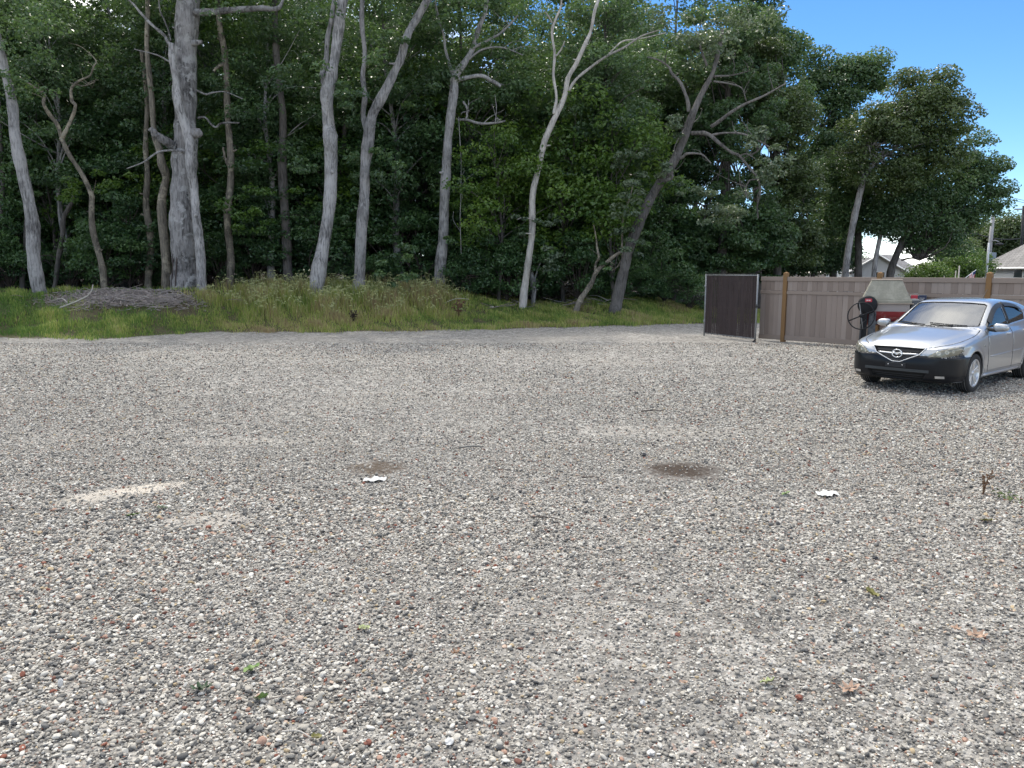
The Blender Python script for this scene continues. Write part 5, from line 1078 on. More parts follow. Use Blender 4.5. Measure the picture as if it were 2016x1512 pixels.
def paint(name, col, metal, rough, flake=True):
    m = NT(name); n = m.noise(m.coord(), 900, 1); d = m.noise(m.coord(), 2.5, 5, 0.6)
    xyz = m.n('ShaderNodeSeparateXYZ'); m.set(xyz.inputs[0], m.coord()); low = m.math('MULTIPLY', m.math('SUBTRACT', 0.62, xyz.outputs[2]), 0.55, True)
    c = m.mix(n, [x * 0.9 for x in col], [min(1, x * 1.1) for x in col]) if flake else m.mix(d, [x * 0.8 for x in col], [x * 1.2 for x in col])
    dust = m.math('MULTIPLY', m.math('ADD', low, 0.06), m.ramp(d, [(0.3, 0.3), (0.7, 1.0)]))
    c = m.mix(dust, c, (0.30, 0.27, 0.235)); rg_ = m.math('ADD', rough, m.math('MULTIPLY', dust, 0.5))
    return m.done(m.pbr(c, rg_, m.math('SUBTRACT', metal, m.math('MULTIPLY', dust, metal)), coat=1.0))
M['silver'] = paint('silver metallic paint', (0.42, 0.435, 0.46), 0.8, 0.34); M['bumper_black'] = plain('black bumper paint', (0.006, 0.007, 0.010), 0.32, var=0.3, coat=0.12, spec=0.25)
M['rubber'] = plain('tyre rubber', (0.022, 0.022, 0.023), 0.85, var=0.3, bump=0.2); M['alloy'] = plain('alloy wheel', (0.60, 0.61, 0.63), 0.3, 0.85, var=0.1); M['chrome'] = plain('chrome', (0.78, 0.79, 0.80), 0.1, 1.0, var=0.03)
M['trim_black'] = plain('black plastic trim', (0.016, 0.016, 0.017), 0.5, var=0.2); M['void'] = plain('dark liner', (0.008, 0.008, 0.008), 0.9, var=0.2); M['cabin'] = plain('dark grey upholstery', (0.045, 0.045, 0.048), 0.9, var=0.2, scale=30)
M['grille_black'] = plain('grille plastic', (0.012, 0.012, 0.013), 0.4, var=0.2)
def glassmat(name, tint, ior=1.55, opac=0.0):
    m = NT(name); tr = m.n('ShaderNodeBsdfTransparent'); tr.inputs[0].default_value = (*tint, 1); gl = m.n('ShaderNodeBsdfGlossy'); gl.inputs['Roughness'].default_value = 0.015
    fr = m.n('ShaderNodeFresnel'); fr.inputs[0].default_value = ior; dust = m.n('ShaderNodeBsdfDiffuse'); m.set(dust.inputs[0], (0.5, 0.48, 0.44))
    mx1 = m.n('ShaderNodeMixShader'); m.set(mx1.inputs[0], m.math('MULTIPLY', m.noise(m.coord(), 3, 5, 0.6), opac)); m.t.links.new(tr.outputs[0], mx1.inputs[1]); m.t.links.new(dust.outputs[0], mx1.inputs[2])
    mx = m.n('ShaderNodeMixShader'); m.t.links.new(fr.outputs[0], mx.inputs[0]); m.t.links.new(mx1.outputs[0], mx.inputs[1]); m.t.links.new(gl.outputs[0], mx.inputs[2]); return m.done(mx.outputs[0])
M['glass'] = glassmat('car glass', (0.55, 0.62, 0.60), 1.75, 0.05); M['lens'] = None; M['windshield'] = glassmat('windshield glass', (0.5, 0.57, 0.55), 3.6, 0.05)
m = NT('hazed headlamp lens'); lay = m.noise(m.coord(), 7, 5, 0.6); M['lens'] = m.done(m.pbr(m.mix(lay, (0.11, 0.105, 0.08), (0.27, 0.255, 0.20)), 0.2, 0.1, coat=0.8))
MATS = {'body': 'silver', 'hood': 'silver', 'front_door': 'silver', 'rear_door': 'silver', 'windshield': 'windshield', 'rear_window': 'glass', 'front_window': 'glass', 'rear_side_window': 'glass', 'front_bumper': 'bumper_black', 'headlight': 'lens', 'grille': 'grille_black', 'intake': 'void', 'wheel_arch': 'void', 'underbody': 'void'}
NAME = {'front_door': 'door', 'rear_door': 'door', 'front_window': 'side_window', 'rear_side_window': 'side_window', 'body': 'body_shell'}
PART = {}
NV = grad(carf, CV); NV /= np.linalg.norm(NV, axis=1)[:, None] + 1e-9
for nm in sorted(set(cls)):
    for sd in ((-1, 1) if sidename(nm) else (0,)):
        q = CQ[(cls == nm) & ((np.sign(FCn[:, 1]) == sd) if sd else True)]
        if len(q) < 4: continue
        u, inv = np.unique(q, return_inverse=True); q2 = inv.reshape(q.shape); V = CV[u].copy(); n = NV[u]
        ed = np.sort(np.concatenate([q2[:, [i, (i + 1) % 4]] for i in range(4)]), 1); eu, ec = np.unique(ed, axis=0, return_counts=True); bd = np.unique(eu[ec == 1])
        V[bd] -= n[bd] * (0.0045 if MATS[nm] in ('silver', 'bumper_black') else (0.012 if nm == 'headlight' else 0.003))
        if MATS[nm] in ('glass', 'windshield'): V -= n * 0.004
        if nm == 'headlight': V += n * 0.004
        par = PART.get(('front_door' if nm == 'front_window' else 'rear_door', sd), car) if 'window' in nm and sd else car
        PART[(nm, sd)] = link(NAME.get(nm, nm), mk_mesh(nm, V, q2, True), M[MATS[nm]], par)
def surf(y, z):
    """x of the nose at (y, z)"""
    xs_ = np.linspace(-0.08, 0.9, 500); P = np.stack((xs_, np.full(500, y), np.full(500, z)), 1); d = carf(P); i = np.argmax(d < 0); return xs_[i]
def surfy(x, z, sgn=-1):
    ys_ = np.linspace(1.0, 0.3, 400); P = np.stack((np.full(400, x), ys_, np.full(400, z)), 1); d = carf(P); i = np.argmax(d < 0); return sgn * ys_[i]
# grille surround, bar, emblem
gp = [(-0.41, 0.73), (-0.335, 0.63), (-0.06, 0.503), (0.06, 0.503), (0.335, 0.63), (0.41, 0.73)]
def onnose(pts, off, k=6):
    Q = []
    for a, c in zip(pts[:-1], pts[1:]):
        for t in np.arange(k) / k: Q.append((a[0] + (c[0] - a[0]) * t, a[1] + (c[1] - a[1]) * t))
    Q.append(pts[-1]); xx = np.array([surf(y * 1.06, z - 0.03 if abs(y) < 0.36 else z - 0.02) for y, z in Q]); xx = np.convolve(np.pad(xx, 3, 'edge'), np.ones(7) / 7, 'valid'); return [(x - off, y, z) for x, (y, z) in zip(xx, Q)]
gril = PART[('grille', 0)]
b = MB(); b.tube(onnose(gp, -0.004), 0.0075, 8); b.build('grille_surround', M['chrome'], gril, True)
for z, hw in ((0.70, 0.37), (0.665, 0.34), (0.59, 0.22), (0.555, 0.15)):
    b = MB(); b.tube([(surf(y, z) + 0.0, y, z) for y in np.linspace(-hw, hw, 11)], 0.0075, 6); b.build('grille_slat', M['trim_black'], gril, True)
b = MB(); b.tube([(surf(y, 0.632) - 0.012, y, 0.632 - 0.01 * (1 - abs(y) / 0.3)) for y in np.linspace(-0.315, 0.315, 15)], 0.016, 8, squash=1.0); b.build('grille_bar', M['alloy'], gril, True)
ex = surf(0, 0.625) - 0.045; b = MB()
b.tube([(ex + 0.004 * math.sin(a), 0.078 * math.cos(a), 0.628 + 0.062 * math.sin(a)) for a in np.linspace(0, 2 * math.pi, 33)], 0.0085, 8)
for sg in (-1, 1):
    wing = crom([(ex, sg * 0.074, 0.655), (ex - 0.004, sg * 0.045, 0.648), (ex - 0.006, sg * 0.02, 0.628), (ex - 0.006, 0, 0.606)], 5); b.tube(wing, np.interp(np.linspace(0, 1, len(wing)), [0, 0.5, 1], [0.005, 0.013, 0.009]), 6)
b.build('emblem', M['chrome'], gril, True)
# bumper details
bmp = PART[('front_bumper', 0)]
M['band'] = plain('dull grey bumper band', (0.035, 0.042, 0.048), 0.4, var=0.2)
b = MB(); V = []; ys_ = np.linspace(-0.50, 0.50, 17)
for y in ys_:
    for z in (0.398, 0.352): V.append((surf(y, z) - 0.006, y, z))
b.add(V, [(2 * i, 2 * i + 1, 2 * i + 3, 2 * i + 2) for i in range(16)]); b.add([(x + 0.02, y, z) for x, y, z in V], [(2 * i, 2 * i + 2, 2 * i + 3, 2 * i + 1) for i in range(16)]); b.build('bumper_band', M['band'], bmp, True)
b = MB()
for z in (0.265, 0.30): b.tube([(surf(y, z) + 0.0, y, z) for y in np.linspace(-0.40, 0.40, 9)], 0.008, 6)
b.build('intake_slat', M['trim_black'], PART[('intake', 0)], True)
M['bracket'] = plain('faded plate bracket', (0.008, 0.009, 0.012), 0.6)
b = MB(); b.box((surf(0, 0.44) + 0.004, 0, 0.445), (0.03, 0.32, 0.075), ch=0.005); pb = b.build('plate_bracket', M['bracket'], bmp)
for sg in (-1, 1):
    b = MB(); b.lathe([(0.0, 0.012), (0.008, 0.01), (0.010, 0)], (surf(0, 0.45) - 0.008, sg * 0.11, 0.452), np.array(((0, 1, 0), (0, 0, 1), (-1, 0, 0.0))), 10); b.build('screw', M['chrome'], pb, True)
    # fog lamp in its dark recess
    V = []; V2 = []
    for k in range(9):
        y = sg * (0.565 + 0.155 * k / 8)
        for z in (0.325, 0.262): V.append((surf(y, z) - 0.004, y, z))
        yy = sg * (0.585 + 0.115 * k / 8)
        for z in (0.313, 0.275): V2.append((surf(yy, z) - 0.011, yy, z))
    st = [(2 * i, 2 * i + 1, 2 * i + 3, 2 * i + 2) if sg < 0 else (2 * i + 2, 2 * i + 3, 2 * i + 1, 2 * i) for i in range(8)]
    b = MB(); b.add(V, st); b.add([(x + 0.03, y, z) for x, y, z in V], [f[::-1] for f in st]); fg = b.build('fog_light', M['void'], bmp)
    b = MB(); b.add(V2, st); b.add([(x + 0.02, y, z) for x, y, z in V2], [f[::-1] for f in st]); b.build('fog_lens', M['alloy'], fg, True)
    # reflector bowls behind the hazed headlamp lens show as pale rings
    hl = PART.get(('headlight', sg))
    M.setdefault('bowl', plain('lamp bowl', (0.38, 0.37, 0.32), 0.15, 0.4, var=0.1))
    for (x_, y_, z_, r_) in ((0.20, 0.60, 0.662, 0.036), (0.32, 0.695, 0.682, 0.034), (0.47, 0.757, 0.695, 0.028)):
        xx = surf(sg * y_, z_); nrm = grad(carf, np.array([[xx, sg * y_, z_]]))[0]; nrm /= np.linalg.norm(nrm); t1 = np.cross(nrm, (0, 0, 1)); t1 /= np.linalg.norm(t1); t2 = np.cross(nrm, t1)
        b = MB(); b.lathe([(0.0, 0.001), (r_ * 0.55, 0.004), (r_ * 0.85, 0.0065), (r_, 0.003), (r_ * 1.02, 0.0)], (xx + nrm[0] * 0.003, sg * y_ + nrm[1] * 0.003, z_ + nrm[2] * 0.003), np.array((t1, t2, nrm)), 18); b.build('reflector', M['bowl'], hl, True)
    b = MB(); yv = surfy(0.44, 0.715, sg); b.lathe([(0.0, 0.02), (0.02, 0.015), (0.026, 0.0)], (0.46, yv - sg * 0.006, 0.707), np.array(((1, 0, 0), (0, 0, 1), (0, sg, 0.0))), 12); b.build('turn_lamp', M['bowl'], hl, True)
    # door furniture
    fd, rd = PART[('front_door', sg)], PART[('rear_door', sg)]
    for (pp, x0, z0) in ((fd, 2.42, 0.885), (rd, 3.28, 0.905)):
        y0 = surfy(x0, z0, sg); b = MB(); b.tube(crom([(x0 - 0.09, y0 - sg * 0.004, z0), (x0 - 0.05, y0 + sg * 0.028, z0 + 0.004), (x0 + 0.05, y0 + sg * 0.028, z0 + 0.008), (x0 + 0.09, y0 - sg * 0.004, z0 + 0.006)], 4), 0.013, 8); b.build('handle', M['alloy'], pp, True)
    for (pp, xa, xb) in ((fd, 1.55, 2.60), (rd, 2.67, 3.12)):
        b = MB(); b.tube([(x, surfy(x, 0.545 + 0.02 * (x - 1.5), sg) - sg * 0.001, 0.545 + 0.02 * (x - 1.5)) for x in np.linspace(xa, xb, 10)], 0.0095, 6); b.build('side_moulding', M['silver'], pp, True)
    b = MB(); b.box((1.28, surfy(1.28, 0.735, sg), 0.735), (0.055, 0.016, 0.028), ch=0.006); b.build('side_repeater', M['bowl'], car)
    b = MB(); b.tube([(x, surfy(x, 0.245, sg) + sg * 0.004, 0.245) for x in np.linspace(1.32, 3.12, 14)], [0.012] + [0.026] * 12 + [0.012], 8); b.build('side_skirt', M['silver'], car, True)
    # rain guards over the side windows
    for (pp, pl) in ((('front_window', sg), [(1.74, 1.115), (1.95, 1.228), (2.15, 1.318), (2.36, 1.371), (2.575, 1.395)]), (('rear_side_window', sg), [(2.68, 1.396), (2.95, 1.387), (3.25, 1.352), (3.46, 1.285)])):
        Q = crom(pl, 5); V = []
        for x, z in Q:
            for dz, oo in ((0.004, 0.006), (-0.030, 0.020), (-0.060, 0.024)): V.append((x + 0.01 * (dz < -0.02), surfy(x, z + dz, sg) + sg * oo, z + dz))
        b = MB(); n = len(Q); b.add(V, [(3 * i + k, 3 * i + 3 + k, 3 * i + 4 + k, 3 * i + 1 + k) for i in range(n - 1) for k in (0, 1)]); b.build('rain_guard', M['trim_black'], PART[pp] if False else (fd if 'front' in pp[0] else rd), True)
    x0 = 2.635; b = MB(); b.tube([(x0, surfy(x0, z, sg) - sg * 0.004, z) for z in np.linspace(1.03, 1.395, 7)], [0.026] * 7, 6); b.build('window_pillar', M['trim_black'], car, True)
    # mirror
    ys0 = surfy(1.63, 1.0, sg); mc = np.array((1.66, sg * 0.955, 1.018)); V = []; nu, nv = 18, 11
    for j in range(nv):
        t = -math.pi / 2 + math.pi * j / (nv - 1)
        for i in range(nu):
            a = 2 * math.pi * i / nu; ca, sa, ct, st_ = math.cos(a), math.sin(a), math.cos(t), math.sin(t); pw = lambda v, k: math.copysign(abs(v) ** k, v)
            V.append(mc + np.array((pw(ct, 0.6) * pw(sa, 0.7) * (0.075 if sa < 0 else 0.035), sg * pw(st_, 0.75) * 0.115, pw(ct, 0.6) * pw(ca, 0.7) * (0.068 - 0.012 * st_))))
    b = MB(); b.add(V, [(j * nu + i, j * nu + (i + 1) % nu, (j + 1) * nu + (i + 1) % nu, (j + 1) * nu + i) for j in range(nv - 1) for i in range(nu)]); mo = b.build('mirror', M['silver'], fd, True)
    b = MB(); b.tube(crom([(1.60, ys0 - sg * 0.03, 0.995), (1.62, sg * 0.86, 0.975), (1.655, sg * 0.90, 0.975)], 4), 0.030, 8); b.build('mirror_arm', M['trim_black'], mo, True)
    b = MB(); b.prism([(1.52, surfy(1.52, 1.0, sg) - sg * 0.012, 0.985), (1.68, surfy(1.68, 1.0, sg) - sg * 0.012, 0.99), (1.70, surfy(1.70, 1.07, sg) - sg * 0.012, 1.075)], None, (0, sg * 0.02, 0)); b.build('mirror_base', M['trim_black'], mo)
    # wheels
    for X, st_ in ((XF, 0.0), (XR, 0.0)):
        wa = np.array(((1, 0, 0), (0, 0, 1), (0, -1, 0.0))); wa = np.array(((1, 0, 0), (0, 0, -sg), (0, sg, 0.0))); c0 = (X, sg * 0.770, RW)
        b = MB(); b.lathe([(0.222, -0.095), (0.262, -0.103), (0.296, -0.098), (0.312, -0.080), (RW, -0.05), (RW + 0.001, 0.0), (RW, 0.05), (0.312, 0.080), (0.296, 0.098), (0.262, 0.103), (0.222, 0.095)], c0, wa, 48, True); ty = b.build('wheel', M['rubber'], car, True)
        b = MB()
        for zz_ in (-0.055, -0.02, 0.02, 0.055): b.lathe([(RW - 0.004, zz_ - 0.004), (RW + 0.0015, zz_), (RW - 0.004, zz_ + 0.004)], c0, wa, 48)
        b.lathe([(0.226, 0.098), (0.232, 0.088), (0.222, 0.075), (0.205, 0.06), (0.198, 0.02), (0.20, -0.07), (0.226, -0.098), (0.19, -0.07), (0.188, 0.02), (0.20, 0.085)], c0, wa, 40, True); b.build('rim', M['alloy'], ty, True)
        b = MB(); b.lathe([(0.0, 0.01), (0.2, 0.01), (0.2, -0.03), (0, -0.03)], c0, wa, 24); b.build('brake_disc', M['void'], ty, True)
        b = MB()
        for k in range(5):
            for hh in (-0.17, 0.17):
                a = 2 * math.pi * k / 5 + 0.3; d0 = np.array((math.cos(a), math.sin(a))); d1 = np.array((math.cos(a + hh), math.sin(a + hh))); w0 = 0.020; nn = np.array((-d1[1], d1[0]))
                pl = [d0 * 0.03 + nn * w0, d1 * 0.205 + nn * w0 * 1.15, d1 * 0.205 - nn * w0 * 1.15, d0 * 0.03 - nn * w0]
                Vt = [np.asarray(c0) + np.array((p[0], p[1], zf)) @ wa for zf in (0.078, 0.045) for p in (pl if zf > 0.05 else pl)]
                Vt = [np.asarray(c0) + np.array((p[0], p[1], (0.068 if i in (0, 3) else 0.086) - dz_)) @ wa for dz_ in (0, 0.035) for i, p in enumerate(pl)]
                b.add(Vt, [(0, 1, 2, 3), (7, 6, 5, 4), (0, 4, 5, 1), (1, 5, 6, 2), (2, 6, 7, 3), (3, 7, 4, 0)])
        sp = b.build('spokes', M['alloy'], ty); bv = sp.modifiers.new('b', 'BEVEL'); bv.width = 0.006; bv.segments = 2
        b = MB(); b.lathe([(0.0, 0.082), (0.03, 0.08), (0.036, 0.07), (0.05, 0.06), (0.055, 0.03)], c0, wa, 20)
        for k in range(5): a = 2 * math.pi * k / 5 + 0.9; b.lathe([(0.0, 0.072), (0.009, 0.07), (0.010, 0.05)], tuple(np.asarray(c0) + np.array((0.047 * math.cos(a), 0.047 * math.sin(a), 0)) @ wa), wa, 8)
        b.build('hub_cap', M['alloy'], ty, True)
# wipers, washer jets, antenna, cabin
def ws(y, z):
    xs_ = np.linspace(0.9, 2.4, 700); P = np.stack((xs_, np.full(700, y), np.full(700, z)), 1); i = np.argmax(carf(P) < 0); return xs_[i]
for (ya, yb) in ((-0.52, 0.05), (0.12, 0.60)):
    pts = [(ws(y, 1.032 + 0.03 * (k / 6)) - 0.022, y, 1.034 + 0.03 * (k / 6)) for k, y in enumerate(np.linspace(ya, yb, 7))]
    b = MB(); b.tube(pts, 0.010, 6); b.tube([(pts[3][0] - 0.03, pts[3][1] - 0.08, pts[3][2] - 0.03), (pts[3][0] - 0.022, pts[3][1], pts[3][2] + 0.004)], [0.02, 0.012], 6); b.build('wiper', M['trim_black'], car, True)
b = MB(); V = []
for y in np.linspace(-0.66, 0.66, 23):
    x0 = ws(y, 1.03 if abs(y) > 0.5 else 1.022); V += [(x0 - 0.075, y, 1.003 - 0.03 * abs(y)), (x0 + 0.02, y, 1.026 - 0.008 * (1 - abs(y)))]
b.add(V, [(2 * i, 2 * i + 1, 2 * i + 3, 2 * i + 2) for i in range(22)]); b.build('cowl', M['trim_black'], car, True)
for y in (-0.26, 0.26):
    b = MB(); b.lathe([(0.013, -0.01), (0.014, 0.006), (0.008, 0.012), (0, 0.013)], (1.12, y, 0.972 if True else 0), n=8); b.build('washer_jet', M['trim_black'], PART[('hood', 0)], True)
b = MB(); b.tube([(3.55, 0.0, 1.39), (3.62, 0.0, 1.46), (3.78, 0.0, 1.60)], [0.012, 0.006, 0.003], 6); b.build('antenna', M['trim_black'], car, True)
b = MB(); b.box((0.5 * (1.5 + 1.75), 0, 0.93), (0.42, 1.28, 0.16), ch=0.05); b.build('dashboard', M['cabin'], car, True)
for sg in (-1, 1):
    b = MB(); b.box((2.20, sg * 0.36, 0.52), (0.52, 0.50, 0.16), ch=0.05); b.box((2.50, sg * 0.36, 0.82), (0.15, 0.48, 0.62), np.array(((0.96, 0, -0.26), (0, 1, 0), (0.26, 0, 0.96))), ch=0.05); sq = b.build('seat', M['cabin'], car)
    b = MB(); b.box((2.60, sg * 0.36, 1.21), (0.09, 0.25, 0.17), ch=0.035); b.build('headrest', M['cabin'], sq)
b = MB(); b.box((3.20, 0, 0.55), (0.5, 1.2, 0.2), ch=0.05); b.box((3.48, 0, 0.85), (0.16, 1.2, 0.55), np.array(((0.96, 0, -0.26), (0, 1, 0), (0.26, 0, 0.96))), ch=0.05); b.build('rear_seat', M['cabin'], car)
b = MB(); b.tube([(1.93 + 0.05 * math.sin(a), -0.36 + 0.185 * math.cos(a), 0.98 + 0.17 * math.sin(a)) for a in np.linspace(0, 2 * math.pi, 25)], 0.014, 6); b.box((1.92, -0.36, 0.98), (0.04, 0.34, 0.05), ch=0.01); b.build('steering_wheel', M['trim_black'], car, True)
b = MB(); b.box((2.25, 0, 0.33), (3.3, 1.45, 0.05), ch=0.01); b.build('floor_pan', M['void'], car)
M['sticker'] = plain('pale inspection sticker', (0.55, 0.66, 0.72), 0.5, var=0.1)
b = MB(); y0, z0 = -0.50, 1.07; b.add([(ws(y, z) + 0.014, y, z) for y, z in ((y0, z0), (y0, z0 + 0.05), (y0 - 0.06, z0 + 0.05), (y0 - 0.06, z0))], [(0, 1, 2, 3)]); b.build('inspection_sticker', M['sticker'], PART[('windshield', 0)])
b = MB(); b.box((2.02, 0, 1.31), (0.03, 0.20, 0.06), ch=0.012); b.build('rear_view_mirror', M['trim_black'], car)

# thin dark tubes standing in for shade in the door and bonnet gaps
for sg in (-1, 1):
    for (pp, pts) in ((PART[('front_door', sg)], [(1.50, 0.30), (1.47, 0.60), (1.462, 0.96)]), (PART[('rear_door', sg)], [(2.635, 0.30), (2.628, 0.65), (2.622, 1.0)]), (PART[('rear_door', sg)], [(3.12, 0.30), (3.22, 0.55), (3.55, 0.80), (3.60, 1.0)])):
        Q = crom(pts, 8); b = MB(); b.tube([(x, surfy(x, z, sg) - sg * 0.002, z) for x, z in Q], 0.0045, 5); b.build('door_gap_shade', M['void'], pp, True)
    def surfz(x, y):
        zs_ = np.linspace(1.2, 0.6, 500); P = np.stack((np.full(500, x), np.full(500, y), zs_), 1); return zs_[np.argmax(carf(P) < 0)]
    Q = crom([(x, y) for x, y in ((0.16, 0.52), (0.35, 0.655), (0.62, 0.735), (1.0, 0.765), (1.34, 0.748))], 6); b = MB(); b.tube([(x, sg * y, surfz(x, sg * y) - 0.001) for x, y in Q], 0.0045, 5); b.build('hood_gap_shade', M['void'], PART[('hood', 0)], True)

wsp = [(-0.655, 1.035), (-0.35, 1.018), (0, 1.016), (0.35, 1.018), (0.655, 1.035), (0.56, 1.355), (0.52, 1.375), (0.3, 1.392), (0, 1.398), (-0.3, 1.392), (-0.52, 1.375), (-0.56, 1.355), (-0.655, 1.035)]
Q = []
for a, c in zip(wsp[:-1], wsp[1:]):
    for t in np.arange(5) / 5: Q.append((a[0] + (c[0] - a[0]) * t, a[1] + (c[1] - a[1]) * t))
b = MB(); b.tube([(ws(y, z) - 0.001, y, z) for y, z in Q + [Q[0]]], 0.0085, 6); b.build('windshield_seal', M['trim_black'], PART[('windshield', 0)], True)
# ---------------------------------------------------------------- brush heap, weeds, litter
def ground_local(x, y): return float(Hg(x, y))
heap = empty('brush_heap', tuple(hit(245, 600))); tag(heap, 'low heap of dead twigs and wood chips beside the pale leaning tree', 'brush heap'); A = np.array(heap.location)
rg = np.random.default_rng(77); b = MB()
for i in range(2600):
    u = 240 + rg.normal(0, 74); v = 591 + rg.normal(0, 8.5); p = hit(u, np.clip(v, 577, 612)); hgt = 0.20 * math.exp(-((u - 240) / 110) ** 2) * rg.uniform(0, 1)
    a = rg.uniform(0, 6.28); L = rg.uniform(0.05, 0.28); d = np.array((math.cos(a), math.sin(a), rg.normal(0, 0.25))) * L; q = p - A + (0, 0, hgt)
    b.tube([q - d, q + d * 0.1 + rg.normal(size=3) * 0.015, q + d], rg.uniform(0.006, 0.015), 3, cap=False)
tag(b.build('wood_chips', plain('mixed dead wood chips', (0.30, 0.265, 0.25), 0.95, var=0.7, scale=9), heap), kind='stuff')
for i in range(26):
    u = 240 + rg.normal(0, 75); v = 592 + rg.normal(0, 7); p = hit(u, np.clip(v, 577, 612)) - A; a = rg.uniform(-0.6, 0.6) + (math.pi if rg.uniform() < 0.5 else 0); L = rg.uniform(0.4, 1.1)
    d = np.array((math.cos(a), math.sin(a), rg.uniform(-0.03, 0.22))); p = p + (0, 0, 0.10)
    bb = MB(); bb.tube(crom([p, p + d * L * 0.5 + rg.normal(size=3) * 0.05, p + d * L + rg.normal(size=3) * 0.07], 3), np.linspace(rg.uniform(0.012, 0.026), 0.006, 7), 5); bb.build('dead_branch', M['twig_pale'] if i % 3 == 0 else M['twig'], heap, True)
bb = MB(); bb.tube([px(118, 606, A[1] - 0.6) - A, px(150, 594, A[1] - 0.5) - A, px(172, 583, A[1] - 0.5) - A, px(181, 572, A[1] - 0.5) - A, px(183, 560, A[1] - 0.5) - A], [0.03, 0.028, 0.025, 0.02, 0.012], 7); tag(bb.build('dead_branch', M['twig_pale'], heap, True), 'bleached upturned branch')
def stick_pile(u, v, du, n, label):
    e = empty('fallen_branches', tuple(hit(u, v))); A = np.array(e.location); tag(e, label, 'branches')
    for i in range(n):
        p = hit(u + rg.normal(0, du), v + rg.normal(0, 3.5)) - A + (0, 0, 0.04); a = rg.normal(0, 0.5) + (math.pi if rg.uniform() < 0.5 else 0); L = rg.uniform(0.4, 1.5); d = np.array((math.cos(a), math.sin(a) * 0.6, rg.uniform(-0.02, 0.25)))
        bb = MB(); bb.tube(crom([p, p + d * L * 0.5 + rg.normal(size=3) * 0.06, p + d * L], 3), np.linspace(rg.uniform(0.012, 0.035), 0.008, 7), 5); bb.build('dead_branch', M['twig'] if i % 2 else M['twig_pale'], e, True)
stick_pile(1190, 597, 30, 16, 'scattered fallen branches between the bent sapling and the leaning oak'); stick_pile(1255, 583, 35, 12, 'pale fallen branches lying on the grass bank behind the leaning oak'); stick_pile(960, 603, 55, 10, 'fallen sticks lying in the grass beside the white forked tree'); stick_pile(1100, 600, 30, 8, 'low tangle of sticks at the foot of the bent sapling')
def weed(name, label, u, v, hpx, mat, n=9, spread=0.35, Y=None):
    p = hit(u, v) if v < 665 else gpx(u, v); e = empty(name, tuple(p)); H_ = hpx * p[1] / F
    for i in range(n):
        a = rg.uniform(0, 6.28); l = rg.uniform(0.1, spread) * H_; h = H_ * rg.uniform(0.55, 1.0)
        bb = MB(); st = crom([(0, 0, -0.02), (l * 0.4 * math.cos(a), l * 0.4 * math.sin(a), h * 0.6), (l * math.cos(a), l * math.sin(a), h)], 3); bb.tube(st, np.linspace(0.010, 0.004, 7) * (H_ / 0.6) ** 0.5, 5)
        for k in range(7):
            q = st[rg.integers(3, 7)]; d = rg.normal(size=3) * 0.07 * H_; bb.tube([q, q + d * 0.5, q + d], [0.006 * H_ / 0.5, 0.016 * H_ / 0.5, 0.004], 4)
        bb.build('stalk', mat, e, True)
    return tag(e, label, 'weed')
M['dead_weed'] = plain('dark dead weed', (0.035, 0.022, 0.018), 0.9, var=0.4, scale=20); M['dry_weed'] = plain('dry brown weed', (0.14, 0.08, 0.045), 0.9, var=0.4, scale=20)
weed('dead_weed', 'single blackened dead weed standing in the grass below the forked reddish tree', 696, 638, 28, M['dead_weed'], 11, 0.3)
weed('dead_weed', 'tall brown dead weed in the grass below the grey oak', 903, 628, 46, M['dry_weed'], 9, 0.25)
weed('dry_weed', 'dried reddish weed sprouting from the bare gravel', 1935, 975, 48, M['dry_weed'], 5, 0.3)
# sprigs
def sprig(u, v, rpx, col, label, n=26):
    p = gpx(u, v); r = rpx * p[1] / F; rg2 = np.random.default_rng(int(u)); C = p * 0 + rg2.normal(size=(n, 3)) * np.array((r * 0.5, r * 0.7, 0.0)) + np.array((0, 0, 1)) * np.abs(rg2.normal(0, r * 0.22, (n, 1))) + (0, 0, 0.012)
    V, Fc = leaf_quads(C, np.array((0, 0, 1.0)) + rg2.normal(size=(n, 3)) * 0.6, r * rg2.uniform(0.25, 0.5, n), rg2, 0.5)
    o = link('ground_weed', mk_mesh('ground_weed', V, Fc), col); o.location = tuple(p); tag(o, label, 'weed')
M['sprig'] = plain('small green weed leaves', (0.10, 0.14, 0.04), 0.7, var=0.4, scale=30); M['sprig_dry'] = plain('withered weed leaves', (0.15, 0.085, 0.045), 0.8, var=0.4, scale=30)
sprig(1980, 982, 26, M['sprig'], 'creeping half withered weed beside the dried reddish weed', 34); sprig(1897, 1268, 8, M['sprig'], 'tiny green weed beside the pair of curled brown leaves', 14); sprig(1780, 720, 0.1, M['sprig'], '', 1) if False else None
sprig(1460, 1045, 16, M['sprig_dry'], 'withered little weed on the gravel below the torn paper scrap', 16); sprig(820, 1030, 12, M['sprig_dry'], 'dead brown leaf litter on the gravel below the crumpled paper', 12)
